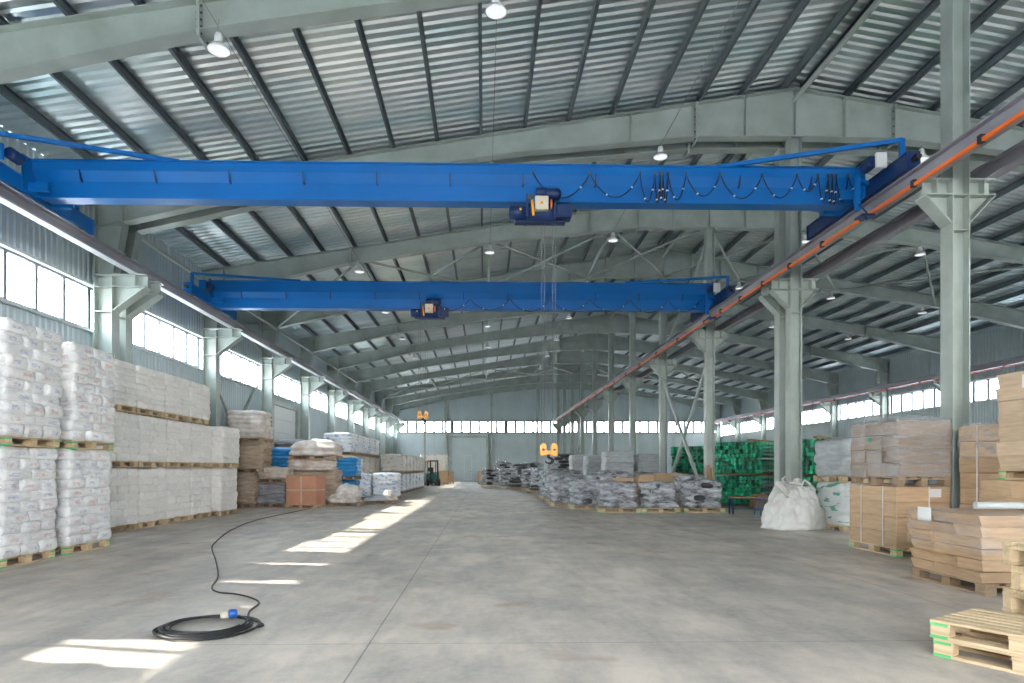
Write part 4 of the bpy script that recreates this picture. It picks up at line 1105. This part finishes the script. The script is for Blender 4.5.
# F: tall layered stacks at the right edge
xf, yf = 7.78, 8.72
pallet(xf, yf, 0, PI/2, 'wooden pallet under the lower pale carton bundles at the right edge', 1.12, 1.08, parts=PPO, group='pallets on the right')
t = thing('carton_bundle_stack', 'lower pale brown carton bundle stack at the right edge', 'cardboard stack', (xf, yf, PH), 0, 'carton bundle stacks at the right edge')
layered(t, 1.12, 1.08, 1.18, 5, 2, 'card', seed=1, ni=2, jit=.01)
pallet(xf+.16, yf, 1.335, PI/2, 'raised wooden pallet between the two carton bundle stacks at the right edge', 1.12, .9, parts=PP5, group='pallets on the right')
t = thing('carton_bundle_stack', 'upper pale brown carton bundle stack at the right edge, highest cardboard', 'cardboard stack', (xf+.17, yf, 1.485), 0, 'carton bundle stacks at the right edge')
layered(t, .96, 1.06, 1.36, 7, 1, 'card_pale', seed=2, ni=2, jit=.03)
MB().b2(-.538,-.532,-.20,.05,1.12,1.30).build('label_sheet', M['paper'], t)
# G: front stepped load
rg = -.03; xg, yg = 6.46, 8.12
pallet(xg, yg, 0, PI/2+rg, 'wooden pallet under the stepped carton load in the right foreground', 1.36, 1.16, parts=PPO, group='pallets on the right')
t = thing('carton_bundle_stack', 'stepped tan carton bundle load with film and a clear roll on top, right foreground', 'cardboard stack', (xg, yg, PH), rg, None)
layered(t, 1.16, 1.30, .80, 6, 3, 'card', over=.065, jit=.012, seed=3, ni=2)
put('stretch_film', lumpy(1.29,1.43,.50,3,.02,.012,143,.05,n=80,per=5,freq=4,crown=.01).mesh('stretch_film', M['film_l'], True), t, (-.01,-.01,.32))
MB().b2(-.664,-.66,.15,.42,.66,.84).build('label_sheet', M['paper'], t)
o = MB().lathe([(.035,-.42),(.045,-.42),(.045,.42),(.035,.42)], (0,0,.045), 16, 'x').build('film_roll', M['tube'], None, True)
o.location = (xg+.05, yg-.25, .99); o.rotation_euler = (0,0,-.1); tag(o, 'clear plastic film roll lying on the stepped carton load', 'film roll')

# empty pallets in the right foreground ----------------------------
ux, uy = math.cos(.513), math.sin(.513)
ang = .513-PI/2
cx0 = 3.60+.4*ux+.6*math.cos(ang); cy0 = 5.12+.4*uy+.6*math.sin(ang)
pallet(cx0, cy0, 0, ang, 'lower empty wooden pallet with green tips in the right foreground', parts=PP7, group='empty pallets in the right foreground')
pallet(cx0-.015, cy0+.02, .1445, ang+.012, 'upper empty wooden pallet with green tips in the right foreground', parts=PP7, group='empty pallets in the right foreground')
for i, (u, dy) in enumerate(((996,.0),(1007,.03),(1012,0),(1006,.02))):
    x = X_at(u, 5.7)+.6
    pallet(x, 5.32+dy, i*.212, .03*(-1)**i, '%s wooden pallet of the partly visible pile cut by the right edge' % (['lowest','second lowest','second highest','highest'][i]), parts=PPW, group='empty pallet pile at the right edge', zs=1.45)

# cable on the floor ------------------------------------------------
def fp(u, v):
    b = (v-HY)/F; D = CH/b; a = (u-CX)/F
    return Vector((D*(a*math.cos(TH)+math.sin(TH)), D*(math.cos(TH)-math.sin(TH)*a), 0))
def smooth(pts, k=8):
    out = []
    for i in range(len(pts)-1):
        p0 = pts[max(i-1,0)]; p1 = pts[i]; p2 = pts[i+1]; p3 = pts[min(i+2,len(pts)-1)]
        for j in range(k):
            t = j/k
            out.append(.5*((2*p1)+(-p0+p2)*t+(2*p0-5*p1+4*p2-p3)*t*t+(-p0+3*p1-3*p2+p3)*t**3))
    out.append(pts[-1]); return out
t = thing('power_cable', 'long black power cable snaking over the floor to a coil with a blue plug', 'cable', (0,0,0))
path = [fp(*q) for q in ((248,619),(250,612),(259,604),(252,599),(236,595),(218,593),(212,588),(218,577),(216,562),(212,549),(216,542),(232,530),(258,520),(300,511),(322,506.5))]
path = [p+Vector((0,0,.012)) for p in smooth(path)]
cen = fp(206, 629)
coil = []
R = random.Random(3)
turns = 7
for i in range(turns*28):
    a_ = 2*PI*i/28; tn = i/28
    r_ = .45-.020*tn+.02*math.sin(a_+tn*1.3); 
    coil.append(cen+Vector((r_*math.cos(a_)*1.02+.02*math.sin(tn*2.1), r_*math.sin(a_)*1.05, .011+.006*tn+.004*math.sin(a_*3+tn))))
coil = list(reversed(coil))
MB().tube(coil+smooth([coil[-1], coil[-1]+Vector((.03,.12,0)), path[0]],5)[1:-1]+path, .0105, 8).build('cable', M['black'], t, True)
pc = fp(229, 622)+Vector((0,0,.075)); 
d = Vector((1,.25,.1)).normalized()
m = MB().tube([pc-d*.075, pc+d*.0], [.032,.04], 14); m.build('connector_body', M['cream'], t, True)
m = MB().tube([pc+d*.001, pc+d*.025, pc+d*.075], [.046,.048,.04], 14); m.build('connector_cap', M['stoolblue'], t, True)
M['plugblue'] = pbr('bright_blue_plastic', (.01,.10,.42), .35); t.children[-1].data.materials[0] = M['plugblue'] if t.children else None

# ------------------------------------------------------------------ light
w = bpy.data.worlds.new('sky'); S.world = w; w.use_nodes = True; nt = w.node_tree; nt.nodes.clear()
out = nt.nodes.new('ShaderNodeOutputWorld'); bg = nt.nodes.new('ShaderNodeBackground')
tc = nt.nodes.new('ShaderNodeTexCoord'); sp = nt.nodes.new('ShaderNodeSeparateXYZ'); nt.links.new(tc.outputs['Generated'], sp.inputs[0])
cr = nt.nodes.new('ShaderNodeValToRGB'); cr.color_ramp.elements[0].position = 0; cr.color_ramp.elements[0].color = (1,.99,.975,1)
cr.color_ramp.elements[1].position = .8; cr.color_ramp.elements[1].color = (.74,.84,1,1)
nt.links.new(sp.outputs[2], cr.inputs[0]); nt.links.new(cr.outputs[0], bg.inputs[0]); bg.inputs[1].default_value = SKY
nt.links.new(bg.outputs[0], out.inputs[0])
sd = bpy.data.lights.new('sun', 'SUN'); sd.energy = SUN; sd.angle = .012; sd.color = (1,.93,.82)
so = bpy.data.objects.new('sun', sd); COL.objects.link(so)
so.rotation_euler = Vector((1, -.22, -.79)).to_track_quat('-Z','Y').to_euler()

vs_ = S.view_settings
vs_.view_transform = 'Standard'; vs_.look = 'None'; vs_.gamma = 1; vs_.use_curve_mapping = False
vs_.exposure = EXPO
S.cycles.max_bounces = 8; S.cycles.diffuse_bounces = 6; S.cycles.transparent_max_bounces = 24
S.cycles.use_denoising = True
S.cycles.sample_clamp_indirect = 12
